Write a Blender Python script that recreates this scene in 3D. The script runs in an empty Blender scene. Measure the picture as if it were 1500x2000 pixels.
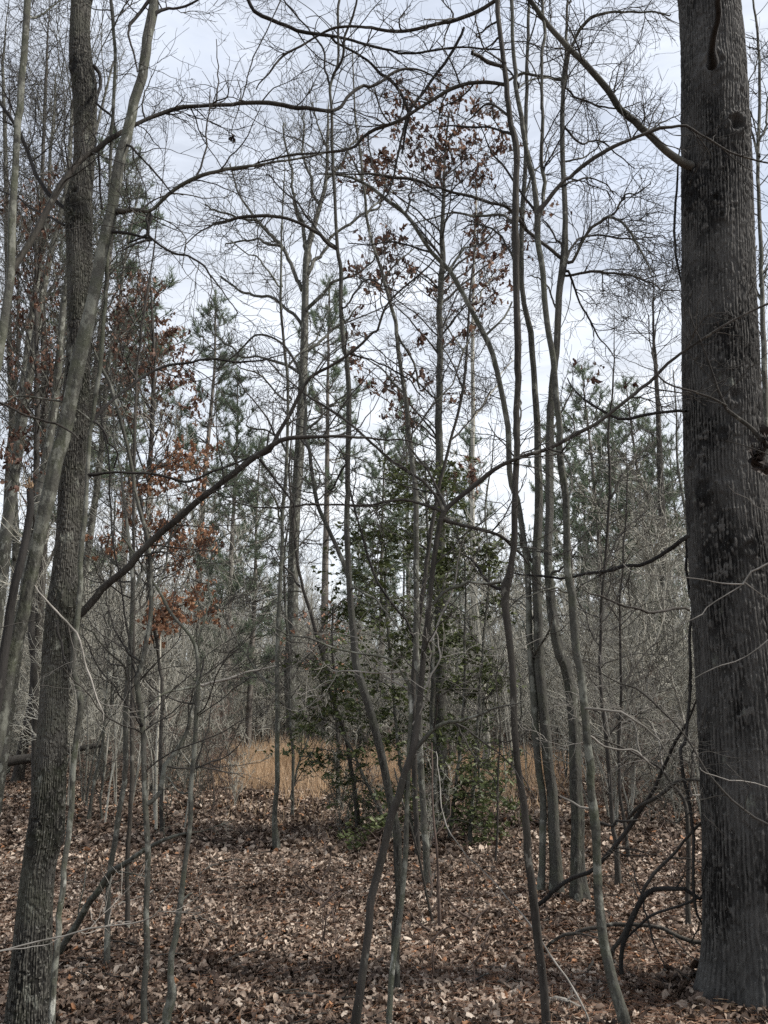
import bpy, math, random
import numpy as np
from mathutils import Vector

# ------------------------------------------------------------------ camera, sky, sun, exposure
scene = bpy.context.scene
col = scene.collection
F = 1502.0                      # focal length in photo pixels (1500 x 2000)
PITCH = math.radians(14.9)
CAMZ = 1.5
cam_data = bpy.data.cameras.new("camera")
cam_data.sensor_fit = 'VERTICAL'
cam_data.sensor_height = 36.0
cam_data.lens = F / 2000 * 36.0
cam_data.clip_start = 0.05
cam_data.clip_end = 2000
cam = bpy.data.objects.new("camera", cam_data)
cam.location = (0, 0, CAMZ)
cam.rotation_euler = (math.pi / 2 + PITCH, 0, 0)
col.objects.link(cam)
scene.camera = cam

SUN_EL, SUN_AZ = math.radians(50), math.radians(97)      # azimuth clockwise from the view direction (+Y)
world = bpy.data.worlds.new("World")
scene.world = world
world.use_nodes = True
nt = world.node_tree
nt.nodes.clear()
N = nt.nodes.new
out = N('ShaderNodeOutputWorld'); bg = N('ShaderNodeBackground')
sky = N('ShaderNodeTexSky'); sky.sky_type = 'NISHITA'; sky.sun_disc = False
sky.sun_elevation = SUN_EL; sky.sun_rotation = SUN_AZ
tc = N('ShaderNodeTexCoord'); mp = N('ShaderNodeMapping'); mp.inputs['Scale'].default_value = (1.0, 1.0, 2.4)
n1 = N('ShaderNodeTexNoise'); n1.inputs['Scale'].default_value = 2.3; n1.inputs['Detail'].default_value = 8; n1.inputs['Roughness'].default_value = 0.58
r1 = N('ShaderNodeMapRange'); r1.inputs['From Min'].default_value = 0.36; r1.inputs['From Max'].default_value = 0.62
r1.inputs['To Min'].default_value = 0.66; r1.inputs['To Max'].default_value = 0.97
sep = N('ShaderNodeSeparateXYZ')
r2 = N('ShaderNodeValToRGB')
r2.color_ramp.elements[0].position = 0.18; r2.color_ramp.elements[0].color = (0.88, 0.905, 0.93, 1)
r2.color_ramp.elements[1].position = 0.80; r2.color_ramp.elements[1].color = (0.59, 0.64, 0.735, 1)
n2 = N('ShaderNodeTexNoise'); n2.inputs['Scale'].default_value = 5.5; n2.inputs['Detail'].default_value = 7; n2.inputs['Roughness'].default_value = 0.6; n2.inputs['Distortion'].default_value = 0.6
mp2 = N('ShaderNodeMapping'); mp2.inputs['Scale'].default_value = (0.8, 1.0, 3.4); mp2.inputs['Rotation'].default_value = (0.2, 0.25, 0.4)
r3 = N('ShaderNodeMapRange'); r3.inputs['From Min'].default_value = 0.34; r3.inputs['From Max'].default_value = 0.60; r3.inputs['To Min'].default_value = 7.0; r3.inputs['To Max'].default_value = 9.0
nt.links.new(tc.outputs['Generated'], mp2.inputs['Vector']); nt.links.new(mp2.outputs[0], n2.inputs['Vector']); nt.links.new(n2.outputs[0], r3.inputs['Value'])
sc1 = N('ShaderNodeVectorMath'); sc1.operation = 'SCALE'; nt.links.new(r3.outputs[0], sc1.inputs['Scale'])
mix = N('ShaderNodeMix'); mix.data_type = 'RGBA'
L = nt.links.new
L(tc.outputs['Generated'], mp.inputs['Vector']); L(mp.outputs[0], n1.inputs['Vector']); L(n1.outputs[0], r1.inputs['Value'])
L(tc.outputs['Generated'], sep.inputs[0]); L(sep.outputs['Z'], r2.inputs[0]); L(r2.outputs[0], sc1.inputs[0])
L(r1.outputs[0], mix.inputs['Factor']); L(sky.outputs[0], mix.inputs['A']); L(sc1.outputs[0], mix.inputs['B'])
L(mix.outputs['Result'], bg.inputs['Color']); bg.inputs['Strength'].default_value = 0.1
L(bg.outputs[0], out.inputs['Surface'])

sun_data = bpy.data.lights.new("sun", 'SUN')
sun_data.energy = 4.0
sun_data.angle = math.radians(8)
sun_data.color = (1.0, 0.94, 0.86)
sun = bpy.data.objects.new("sun", sun_data)
sd = Vector((math.sin(SUN_AZ) * math.cos(SUN_EL), math.cos(SUN_AZ) * math.cos(SUN_EL), math.sin(SUN_EL)))
sun.rotation_euler = sd.to_track_quat('Z', 'Y').to_euler()
col.objects.link(sun)

vs = scene.view_settings
scene.display_settings.display_device = 'sRGB'
vs.view_transform = 'Standard'; vs.look = 'None'; vs.exposure = 0.70; vs.gamma = 1.0; vs.use_curve_mapping = False
scene.cycles.use_denoising = False
scene.cycles.sample_clamp_indirect = 0.8
scene.cycles.sample_clamp_direct = 2.5
scene.cycles.blur_glossy = 1.0
scene.cycles.max_bounces = 5
scene.cycles.diffuse_bounces = 3
scene.cycles.transmission_bounces = 2
scene.cycles.transparent_max_bounces = 4

# ------------------------------------------------------------------ helpers
rng = np.random.default_rng(7)
random.seed(7)
CP, SP = math.cos(PITCH), math.sin(PITCH)

def at(px, py, Y):
    """photo pixel (1500x2000) at world depth y = Y"""
    u = (px - 750) / F; v = (1000 - py) / F
    d = np.array([u, CP - v * SP, SP + v * CP])
    p = d * (Y / d[1]); p[2] += CAMZ
    return p

def depth(p):
    return p[1] * CP + (p[2] - CAMZ) * SP

def ground_y(px, py):
    v = (1000 - py) / F
    return -CAMZ * (CP - v * SP) / (SP + v * CP)

def h(x, y):
    r = np.hypot(x, y)
    a = 0.030 * np.sin(1.9 * x + 0.7 * y + 1.0) * np.sin(1.3 * y - 0.8 * x) + 0.018 * np.sin(4.3 * x + 2.0) * np.sin(3.7 * y + 0.5)
    b = 0.16 * np.sin(0.21 * x + 0.5) * np.sin(0.17 * y) * np.clip((r - 12) / 30, 0, 1)
    return a + b + 0.016 * np.clip(np.asarray(y, float) - 11, 0, 60)

def tag(o, label=None, cat=None, group=None, kind=None):
    if label: o['label'] = label
    if cat: o['category'] = cat
    if group: o['group'] = group
    if kind: o['kind'] = kind
    return o

def empty(name, loc, label, cat, group=None):
    o = bpy.data.objects.new(name, None)
    o.empty_display_size = 0.2
    o.location = loc
    col.objects.link(o)
    return tag(o, label, cat, group)

def mesh_obj(name, V, faces_flat, sizes, material, parent=None, origin=(0, 0, 0), smooth=True, attr=None):
    V = np.asarray(V, dtype=np.float32) - np.asarray(origin, dtype=np.float32)
    me = bpy.data.meshes.new(name)
    nv, nl, nf = len(V), len(faces_flat), len(sizes)
    me.vertices.add(nv); me.vertices.foreach_set('co', V.ravel())
    me.loops.add(nl); me.loops.foreach_set('vertex_index', np.asarray(faces_flat, dtype=np.int32))
    me.polygons.add(nf)
    ls = np.zeros(nf, dtype=np.int32); ls[1:] = np.cumsum(sizes)[:-1]
    me.polygons.foreach_set('loop_start', ls)
    me.polygons.foreach_set('loop_total', np.asarray(sizes, dtype=np.int32))
    if smooth: me.polygons.foreach_set('use_smooth', np.ones(nf, dtype=bool))
    if attr is not None:
        a = me.attributes.new('rnd', 'FLOAT', 'POINT'); a.data.foreach_set('value', np.asarray(attr, dtype=np.float32))
    me.update(calc_edges=True)
    me.materials.append(material)
    o = bpy.data.objects.new(name, me)
    col.objects.link(o)
    if parent is not None: o.parent = parent
    else: o.location = origin
    return o

class Tubes:
    def __init__(self): self.b = []
    def add(self, P, R, sides):            # P (M,N,3)  R (M,N)
        P = np.asarray(P, float); R = np.asarray(R, float)
        if P.ndim == 2: P = P[None]; R = R[None]
        if len(P): self.b.append((P, R, sides))
        return self
    def arrays(self):
        VV, FF, SS = [], [], []; off = 0
        for P, R, k in self.b:
            M, n, _ = P.shape
            T = np.gradient(P, axis=1); T /= np.linalg.norm(T, axis=2, keepdims=True) + 1e-9
            ref = np.where(np.abs(T[:, :1, 2:3]) > 0.8, np.array([[[1., 0.15, 0.]]]), np.array([[[0.1, 0.2, 1.]]]))[:, 0]
            A = np.zeros_like(P); a = ref
            for i in range(n):
                a = a - (a * T[:, i]).sum(1, keepdims=True) * T[:, i]
                a = a / (np.linalg.norm(a, axis=1, keepdims=True) + 1e-9); A[:, i] = a
            B = np.cross(T, A)
            th = np.arange(k) * 2 * math.pi / k
            ring = A[:, :, None] * np.cos(th)[None, None, :, None] + B[:, :, None] * np.sin(th)[None, None, :, None]
            Vt = (P[:, :, None] + ring * (R[:, :, None, None] if R.ndim == 2 else R[..., None])).reshape(-1, 3)
            base = (np.arange(M) * n * k)[:, None, None] + off
            i = np.arange(n - 1)[None, :, None] * k; j = np.arange(k)[None, None, :]; j2 = (j + 1) % k
            q = np.stack([base + i + j, base + i + j2, base + i + k + j2, base + i + k + j], -1).reshape(-1, 4)
            VV.append(Vt); FF.append(q.ravel()); SS.append(np.full(len(q), 4)); off += len(Vt)
        return np.concatenate(VV), np.concatenate(FF), np.concatenate(SS)
    def build(self, name, material, parent=None, origin=(0, 0, 0)):
        if not self.b: return None
        V, Fc, S = self.arrays()
        return mesh_obj(name, V, Fc, S, material, parent, origin)

def catmull(P, step):
    """smooth a (n,k) control polyline; extra columns are interpolated as well"""
    P = np.asarray(P, float)
    if len(P) < 3:
        n = max(3, int(np.linalg.norm(P[-1, :3] - P[0, :3]) / step))
        t = np.linspace(0, 1, n)[:, None]
        return P[0] * (1 - t) + P[-1] * t
    Q = np.vstack([2 * P[0] - P[1], P, 2 * P[-1] - P[-2]])
    outp = []
    for i in range(1, len(Q) - 2):
        n = max(2, int(np.linalg.norm(Q[i + 1, :3] - Q[i, :3]) / step))
        t = (np.arange(n) / n)[:, None]
        a, b, c, d = Q[i - 1], Q[i], Q[i + 1], Q[i + 2]
        outp.append(0.5 * ((2 * b) + (c - a) * t + (2 * a - 5 * b + 4 * c - d) * t ** 2 + (3 * b - a - 3 * c + d) * t ** 3))
    outp.append(P[-1:])
    return np.vstack(outp)

def resample(P, R, n):
    s = np.r_[0, np.cumsum(np.linalg.norm(np.diff(P, axis=0), axis=1))]
    t = np.linspace(0, s[-1], n)
    return np.stack([np.interp(t, s, P[:, k]) for k in range(3)], 1), np.interp(t, s, R)

def plen(P):
    return np.linalg.norm(np.diff(P, axis=-2), axis=-1).sum(-1)

def grow(P, R, n, t0=0.15, t1=1.0, length=0.5, taper=0.5, ang=(35, 70), rr=0.5, rmax=1.0, rmin=0.0008, tip=0.35, seg=5, wob=0.14, up=0.0, squash=1.0, rng=rng, zig=0.0):
    """children of the polylines P (M,N,3): n (M,) of them each"""
    M, Nn, _ = P.shape
    n = np.broadcast_to(np.asarray(n), (M,)).astype(int)
    idx = np.repeat(np.arange(M), n); K = len(idx)
    if K == 0: return np.zeros((0, seg + 1, 3)), np.zeros((0, seg + 1))
    t = t0 + (t1 - t0) * rng.random(K)
    f = t * (Nn - 1); i0 = np.minimum(f.astype(int), Nn - 2); w = (f - i0)[:, None]
    p = P[idx, i0] * (1 - w) + P[idx, i0 + 1] * w
    r = R[idx, i0] * (1 - w[:, 0]) + R[idx, i0 + 1] * w[:, 0]
    T = P[idx, i0 + 1] - P[idx, i0]; T /= np.linalg.norm(T, axis=1, keepdims=True) + 1e-9
    q = rng.normal(size=(K, 3)); q[:, 1] *= squash
    q -= (q * T).sum(1, keepdims=True) * T; q /= np.linalg.norm(q, axis=1, keepdims=True) + 1e-9
    a = np.radians(rng.uniform(ang[0], ang[1], K))[:, None]
    d = T * np.cos(a) + q * np.sin(a)
    ln = length if np.isscalar(length) else np.asarray(length)[idx]
    ln = ln * (1 - taper * t) * rng.uniform(0.45, 1.25, K)
    rad = np.clip(r * rr, rmin, rmax) * rng.uniform(0.75, 1.1, K)
    outP = np.zeros((K, seg + 1, 3)); outP[:, 0] = p
    sgn = np.where(rng.random(K) < 0.5, -1, 1)[:, None]
    for s in range(seg):
        nz = rng.normal(size=(K, 3)) * wob; nz[:, 1] *= squash
        d = d + nz + np.array([0, 0, up / seg]) + (q * zig * (sgn if s % 2 else -sgn) if zig else 0)
        d /= np.linalg.norm(d, axis=1, keepdims=True)
        outP[:, s + 1] = outP[:, s] + d * (ln / seg)[:, None]
    prof = np.linspace(1, tip, seg + 1)[None]
    return outP, rad[:, None] * prof

def fbm1(n, oct_, rg):
    x = np.zeros(n)
    for k in range(oct_):
        m = max(2, 2 ** (k + 2)); c = rg.normal(size=m + 1)
        x += np.interp(np.linspace(0, m, n), np.arange(m + 1), c) * 0.5 ** k
    return x

# ------------------------------------------------------------------ materials
def mat(name):
    m = bpy.data.materials.new(name); m.use_nodes = True
    t = m.node_tree; t.nodes.clear()
    o = t.nodes.new('ShaderNodeOutputMaterial'); b = t.nodes.new('ShaderNodeBsdfPrincipled')
    t.links.new(b.outputs[0], o.inputs[0])
    b.inputs['Roughness'].default_value = 0.85
    b.inputs['Specular IOR Level'].default_value = 0.25
    return m, t, b, o

def ramp(t, fac, stops):
    r = t.nodes.new('ShaderNodeValToRGB')
    e = r.color_ramp.elements
    while len(e) < len(stops): e.new(0.5)
    for k, (p, c) in enumerate(stops): e[k].position = p; e[k].color = (*c, 1)
    t.links.new(fac, r.inputs[0]); return r.outputs[0]

def noise(t, vec, scale, detail=4, rough=0.55, sx=(1, 1, 1)):
    m = t.nodes.new('ShaderNodeMapping'); m.inputs['Scale'].default_value = sx
    n = t.nodes.new('ShaderNodeTexNoise'); n.inputs['Scale'].default_value = scale
    n.inputs['Detail'].default_value = detail; n.inputs['Roughness'].default_value = rough
    t.links.new(vec, m.inputs[0]); t.links.new(m.outputs[0], n.inputs['Vector']); return n.outputs[0]

def mixc(t, fac, a, b):
    m = t.nodes.new('ShaderNodeMix'); m.data_type = 'RGBA'
    t.links.new(fac, m.inputs['Factor'])
    for s, v in (('A', a), ('B', b)):
        if isinstance(v, tuple): m.inputs[s].default_value = (*v, 1)
        else: t.links.new(v, m.inputs[s])
    return m.outputs['Result']

def step(t, v, a, b):
    m = t.nodes.new('ShaderNodeMapRange'); m.inputs['From Min'].default_value = a; m.inputs['From Max'].default_value = b
    t.links.new(v, m.inputs['Value']); return m.outputs[0]

def bump(t, b, v, strength, dist):
    n = t.nodes.new('ShaderNodeBump'); n.inputs['Strength'].default_value = strength; n.inputs['Distance'].default_value = dist
    t.links.new(v, n.inputs['Height']); t.links.new(n.outputs[0], b.inputs['Normal'])

def bark(name, dark, light, lichen=(0.30, 0.33, 0.28), lich=(0.58, 0.63), white=(0.70, 0.72), zs=0.16, fs=42, bstr=0.6, fleck=0.0, moss=0.0, attr=False):
    m, t, b, o = mat(name)
    g = t.nodes.new('ShaderNodeTexCoord').outputs['Object']
    oi = t.nodes.new('ShaderNodeObjectInfo')
    va = t.nodes.new('ShaderNodeVectorMath'); t.links.new(g, va.inputs[0]); t.links.new(oi.outputs['Random'], va.inputs[1])
    g = va.outputs[0]
    ridge = noise(t, g, fs, 6, 0.6, (1, 1, zs))
    big = noise(t, g, 3.5, 3, 0.5, (1, 1, 0.5))
    if attr:
        an = t.nodes.new('ShaderNodeAttribute'); an.attribute_name = 'rnd'
        mm = t.nodes.new('ShaderNodeMath'); mm.operation = 'MULTIPLY_ADD'; mm.inputs[1].default_value = 0.60
        m2 = t.nodes.new('ShaderNodeMath'); m2.operation = 'MULTIPLY'; m2.inputs[1].default_value = 0.42
        t.links.new(ridge, m2.inputs[0]); t.links.new(an.outputs['Fac'], mm.inputs[0]); t.links.new(m2.outputs[0], mm.inputs[2]); ridge = mm.outputs[0]
    c = ramp(t, ridge, [(0.33, dark), (0.52, tuple((x + y) / 2 for x, y in zip(dark, light))), (0.70, light)])
    c = mixc(t, step(t, big, 0.40, 0.66), c, tuple(x * 0.75 + 0.015 for x in light))
    if moss > 0:
        mo = noise(t, g, 7, 5, 0.6)
        mm = t.nodes.new('ShaderNodeMath'); mm.operation = 'MULTIPLY'; mm.inputs[1].default_value = moss
        t.links.new(step(t, mo, 0.46, 0.62), mm.inputs[0])
        c = mixc(t, mm.outputs[0], c, (0.085, 0.10, 0.055))
    li = noise(t, g, 11, 4, 0.62, (1, 1, 0.6))
    c = mixc(t, step(t, li, *lich), c, lichen)
    wl = noise(t, g, 9.5, 5, 0.62, (1, 1, 0.4))
    c = mixc(t, step(t, wl, *white), c, (0.33, 0.335, 0.30))
    if fleck > 0:
        fl = noise(t, g, 120, 3, 0.6, (1, 1, 0.6))
        c = mixc(t, step(t, fl, fleck, fleck + 0.03), c, (0.20, 0.20, 0.185))
    t.links.new(c, b.inputs['Base Color'])
    bump(t, b, ridge, bstr, 0.012)
    return m

M_big = bark('bark_furrowed_dark', (0.0050, 0.0046, 0.0042), (0.082, 0.079, 0.073), (0.11, 0.115, 0.098), (0.66, 0.74), (0.82, 0.86), 0.3, 110, 0.6, 0.675, 0, True)
M_mid = bark('bark_ridged_grey', (0.008, 0.0075, 0.0065), (0.105, 0.101, 0.087), (0.17, 0.175, 0.15), (0.61, 0.68), (0.78, 0.82), 0.25, 90, 1.0, 0.65, 0.15, True)
M_fine = bark('bark_fine_grey', (0.012, 0.0115, 0.010), (0.078, 0.076, 0.065), (0.17, 0.175, 0.15), (0.61, 0.68), (0.76, 0.80), 0.22, 90, 1.0, 0.66, 0.2)
M_smooth = bark('bark_smooth_mottled', (0.022, 0.022, 0.0185), (0.088, 0.088, 0.074), (0.15, 0.155, 0.132), (0.53, 0.60), (0.655, 0.70), 0.5, 48, 0.7, 0.655, 0.35)
M_thin = bark('bark_sapling_grey', (0.022, 0.0215, 0.0185), (0.09, 0.088, 0.075), (0.18, 0.185, 0.16), (0.55, 0.60), (0.67, 0.69), 0.35, 60, 0.6, 0.66, 0.2)
M_brown = bark('bark_sapling_brown', (0.012, 0.0105, 0.009), (0.052, 0.046, 0.039), (0.15, 0.145, 0.125), (0.62, 0.68), (0.78, 0.82), 0.2, 55, 0.7, 0.69, 0.05)
M_dark = bark('bark_dead_black', (0.0056, 0.0052, 0.0049), (0.0294, 0.0266, 0.0238), (0.08, 0.08, 0.07), (0.68, 0.75), (0.84, 0.88), 0.15, 60, 0.8)

def plain(name, a, b_, scale=8.0, rough=0.85):
    m, t, b, o = mat(name)
    g = t.nodes.new('ShaderNodeTexCoord').outputs['Object']
    oi = t.nodes.new('ShaderNodeObjectInfo').outputs['Random']
    n = noise(t, g, scale, 3)
    c = ramp(t, n, [(0.38, a), (0.62, b_)])
    hs = t.nodes.new('ShaderNodeHueSaturation')
    mr = t.nodes.new('ShaderNodeMapRange'); mr.inputs['To Min'].default_value = 0.75; mr.inputs['To Max'].default_value = 1.25
    t.links.new(oi, mr.inputs['Value']); t.links.new(mr.outputs[0], hs.inputs['Value']); t.links.new(c, hs.inputs['Color'])
    t.links.new(hs.outputs[0], b.inputs['Base Color']); b.inputs['Roughness'].default_value = rough
    return m
M_twig = plain('twig_grey_brown', (0.025, 0.023, 0.020), (0.060, 0.056, 0.050), 5)
M_twigp = plain('twig_pale', (0.13, 0.122, 0.105), (0.27, 0.255, 0.23), 6)
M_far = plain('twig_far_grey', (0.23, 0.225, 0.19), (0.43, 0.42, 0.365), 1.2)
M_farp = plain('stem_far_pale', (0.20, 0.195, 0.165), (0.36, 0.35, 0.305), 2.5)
M_red = plain('twig_reddish', (0.075, 0.055, 0.045), (0.16, 0.12, 0.10), 3)
M_pinebark = plain('pine_bark', (0.07, 0.062, 0.054), (0.16, 0.145, 0.128), 3)
M_wood = plain('splintered_wood', (0.20, 0.12, 0.07), (0.42, 0.30, 0.19), 30)
M_white = plain('weathered_white_paint', (0.66, 0.66, 0.64), (0.8, 0.8, 0.78), 3)

def leafmat(name, stops, transl=0.25, rough=0.7, spec=0.3):
    m, t, b, o = mat(name)
    at_ = t.nodes.new('ShaderNodeAttribute'); at_.attribute_name = 'rnd'
    c = ramp(t, at_.outputs['Fac'], stops)
    g = t.nodes.new('ShaderNodeTexCoord').outputs['Object']
    n = noise(t, g, 45, 3)
    mr = t.nodes.new('ShaderNodeMapRange'); mr.inputs['To Min'].default_value = 0.6; mr.inputs['To Max'].default_value = 1.4
    hs = t.nodes.new('ShaderNodeHueSaturation')
    t.links.new(n, mr.inputs['Value']); t.links.new(mr.outputs[0], hs.inputs['Value']); t.links.new(c, hs.inputs['Color'])
    c = hs.outputs[0]
    t.links.new(c, b.inputs['Base Color']); b.inputs['Roughness'].default_value = rough; b.inputs['Specular IOR Level'].default_value = spec
    tr = t.nodes.new('ShaderNodeBsdfTranslucent'); ms = t.nodes.new('ShaderNodeMixShader'); ms.inputs[0].default_value = transl
    t.links.new(c, tr.inputs[0]); t.links.new(b.outputs[0], ms.inputs[1]); t.links.new(tr.outputs[0], ms.inputs[2]); t.links.new(ms.outputs[0], o.inputs[0])
    return m
M_litter = leafmat('leaf_litter_brown', [(0.0, (0.026, 0.017, 0.012)), (0.25, (0.080, 0.053, 0.038)), (0.48, (0.165, 0.118, 0.088)), (0.70, (0.28, 0.218, 0.170)), (0.88, (0.40, 0.325, 0.26)), (0.97, (0.50, 0.43, 0.36)), (1.0, (0.33, 0.17, 0.09))], 0.12)
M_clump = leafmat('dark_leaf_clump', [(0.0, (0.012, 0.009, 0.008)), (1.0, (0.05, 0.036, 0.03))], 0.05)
M_oak = leafmat('dead_oak_leaves', [(0.0, (0.050, 0.026, 0.020)), (0.5, (0.12, 0.066, 0.048)), (1.0, (0.25, 0.155, 0.108))], 0.3)
M_rust = leafmat('rust_oak_leaves', [(0.0, (0.11, 0.048, 0.028)), (0.5, (0.24, 0.12, 0.068)), (1.0, (0.42, 0.255, 0.155))], 0.3)
M_beech = leafmat('pale_beech_leaves', [(0.0, (0.22, 0.11, 0.07)), (1.0, (0.50, 0.31, 0.21))], 0.35)
M_holly = leafmat('holly_leaves', [(0.0, (0.034, 0.046, 0.017)), (0.6, (0.085, 0.106, 0.040)), (1.0, (0.18, 0.205, 0.09))], 0.25, 0.5, 0.3)
M_needle = leafmat('pine_needles_green', [(0.0, (0.08, 0.11, 0.078)), (0.6, (0.16, 0.205, 0.14)), (1.0, (0.26, 0.30, 0.20))], 0.4)
M_needley = leafmat('young_pine_needles', [(0.0, (0.09, 0.13, 0.045)), (1.0, (0.20, 0.25, 0.09))], 0.3)
M_straw = leafmat('fallen_pine_needles', [(0.0, (0.10, 0.05, 0.03)), (0.6, (0.19, 0.10, 0.06)), (1.0, (0.32, 0.19, 0.12))], 0.1)
M_grass = leafmat('dry_broomsedge', [(0.0, (0.30, 0.20, 0.12)), (0.6, (0.58, 0.42, 0.27)), (1.0, (0.80, 0.66, 0.49))], 0.4)

# ------------------------------------------------------------------ leaves as meshes
def leaves(name, pos, size, normal_tilt, material, parent=None, origin=(0, 0, 0), rows=5, kind='oak', hang=False, rg=rng, rnd=None, curl=1.0, lift=0.0):
    """curled leaf blades, one strip of rows x 3 vertices each"""
    K = len(pos)
    size = np.broadcast_to(size, (K,))
    s = np.linspace(0, 1, rows)
    if kind == 'oak':
        prof = np.array([0.10, 0.62, 0.40, 0.95, 0.50, 0.80, 0.08]) if rows == 7 else np.interp(s, [0, 0.25, 0.5, 0.75, 1], [0.10, 0.75, 0.55, 0.9, 0.06])
        wid = 0.30
    elif kind == 'holly':
        prof = np.sin(np.pi * np.clip(s * 0.96 + 0.02, 0, 1)) ** 0.6; wid = 0.26
    else:
        prof = np.sin(np.pi * np.clip(s * 0.94 + 0.03, 0, 1)) ** 0.8; wid = 0.34
    az = rg.uniform(0, 2 * math.pi, K)
    D = np.stack([np.cos(az), np.sin(az), np.zeros(K)], 1)
    nrm = np.stack([rg.normal(size=K) * normal_tilt, rg.normal(size=K) * normal_tilt, np.ones(K)], 1)
    if hang:
        D = np.stack([rg.normal(size=K) * 0.45, rg.normal(size=K) * 0.45, -np.ones(K)], 1)
        nrm = rg.normal(size=(K, 3))
    nrm /= np.linalg.norm(nrm, axis=1, keepdims=True)
    D -= (D * nrm).sum(1, keepdims=True) * nrm; D /= np.linalg.norm(D, axis=1, keepdims=True)
    S = np.cross(nrm, D)
    c1 = rg.normal(size=K) * 0.55 * curl          # bend along the blade
    c2 = rg.normal(size=K) * 0.6 * curl + 0.25    # fold about the midrib
    c3 = rg.normal(size=K) * 0.5 * curl           # twist
    wsc = wid * rg.uniform(0.7, 1.25, K)
    w = wsc[:, None] * prof[None] * rg.uniform(0.75, 1.2, (K, rows))
    u = s[None] - 0.5
    zmid = c1[:, None] * (u ** 2 - 0.08)
    along = u * np.cos(np.abs(c1[:, None]) * 0.6)
    tw = c3[:, None] * u
    V = np.zeros((K, rows, 3, 3))
    for k, sd_ in enumerate((-1, 0, 1)):
        lat = sd_ * w
        zz = zmid + (np.abs(sd_) * w * c2[:, None]) + lat * tw + (rg.normal(size=(K, rows)) * 0.05 * curl if sd_ else 0)
        V[:, :, k] = pos[:, None] + size[:, None, None] * (along[..., None] * D[:, None] + (lat * np.cos(c2[:, None] * 0.6))[..., None] * S[:, None] + zz[..., None] * nrm[:, None])
    if lift: 
        low = V[..., 2].min(axis=(1, 2)); gz = pos[:, 2]
        V[..., 2] += np.clip(gz - low, 0, None)[:, None, None] * lift
    V = V.reshape(-1, 3)
    b = (np.arange(K) * rows * 3)[:, None, None]; i = np.arange(rows - 1)[None, :, None] * 3; j = np.arange(2)[None, None]
    q = np.stack([b + i + j, b + i + j + 1, b + i + j + 4, b + i + j + 3], -1).reshape(-1, 4)
    if rnd is None: rnd = rg.random(K)
    return mesh_obj(name, V, q.ravel(), np.full(len(q), 4), material, parent, origin, True, np.repeat(rnd, rows * 3))

def blades(name, base, tipv, width, material, parent=None, origin=(0, 0, 0), rg=rng, rnd=None):
    """thin pointed blades (needles, grass): two triangles each bent in the middle"""
    K = len(base)
    d = tipv - base
    s = np.cross(d, rg.normal(size=(K, 3))); s /= np.linalg.norm(s, axis=1, keepdims=True) + 1e-9
    w = np.broadcast_to(width, (K,))[:, None]
    midp = base + d * 0.55 + rg.normal(size=(K, 3)) * np.linalg.norm(d, axis=1, keepdims=True) * 0.05
    V = np.stack([base - s * w * 0.5, base + s * w * 0.5, midp + s * w * 0.45, midp - s * w * 0.45, tipv], 1).reshape(-1, 3)
    o = (np.arange(K) * 5)[:, None]
    fl = np.concatenate([o + np.array([[0, 1, 2, 3]]), o + np.array([[3, 2, 4]])], 1).ravel()
    if rnd is None: rnd = rg.random(K)
    return mesh_obj(name, V, fl, np.tile([4, 3], K), material, parent, origin, False, np.repeat(rnd, 5))

# ------------------------------------------------------------------ ground
def axis_pts(a, b, n, p):
    t = np.linspace(-1, 1, n); return np.sign(t) * np.abs(t) ** p * (b if a is None else b)
gx = np.sign(np.linspace(-1, 1, 260)) * np.abs(np.linspace(-1, 1, 260)) ** 2.6 * 200
gy = 6 + np.sign(np.linspace(-1, 1, 260)) * np.abs(np.linspace(-1, 1, 260)) ** 2.6 * 200
X, Yg = np.meshgrid(gx, gy)
Vg = np.stack([X, Yg, h(X, Yg)], -1).reshape(-1, 3)
i, j = np.meshgrid(np.arange(259), np.arange(259), indexing='ij')
q = np.stack([i * 260 + j, i * 260 + j + 1, (i + 1) * 260 + j + 1, (i + 1) * 260 + j], -1).reshape(-1, 4)
m, t, b, o = mat('forest_soil')
g = t.nodes.new('ShaderNodeTexCoord').outputs['Object']
vz = t.nodes.new('ShaderNodeTexVoronoi'); vz.inputs['Scale'].default_value = 11
t.links.new(g, vz.inputs['Vector'])
sepc = t.nodes.new('ShaderNodeSeparateColor'); t.links.new(vz.outputs['Color'], sepc.inputs[0])
c = ramp(t, sepc.outputs[0], [(0.0, (0.045, 0.030, 0.022)), (0.4, (0.10, 0.068, 0.050)), (0.75, (0.24, 0.175, 0.13)), (1.0, (0.40, 0.31, 0.24))])
c = mixc(t, noise(t, g, 1.4, 5), c, (0.075, 0.05, 0.038))
t.links.new(c, b.inputs['Base Color']); b.inputs['Roughness'].default_value = 0.95
bump(t, b, vz.outputs['Distance'], 0.6, 0.05)
tag(mesh_obj('ground', Vg, q.ravel(), np.full(len(q), 4), m), kind='structure')

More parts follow.
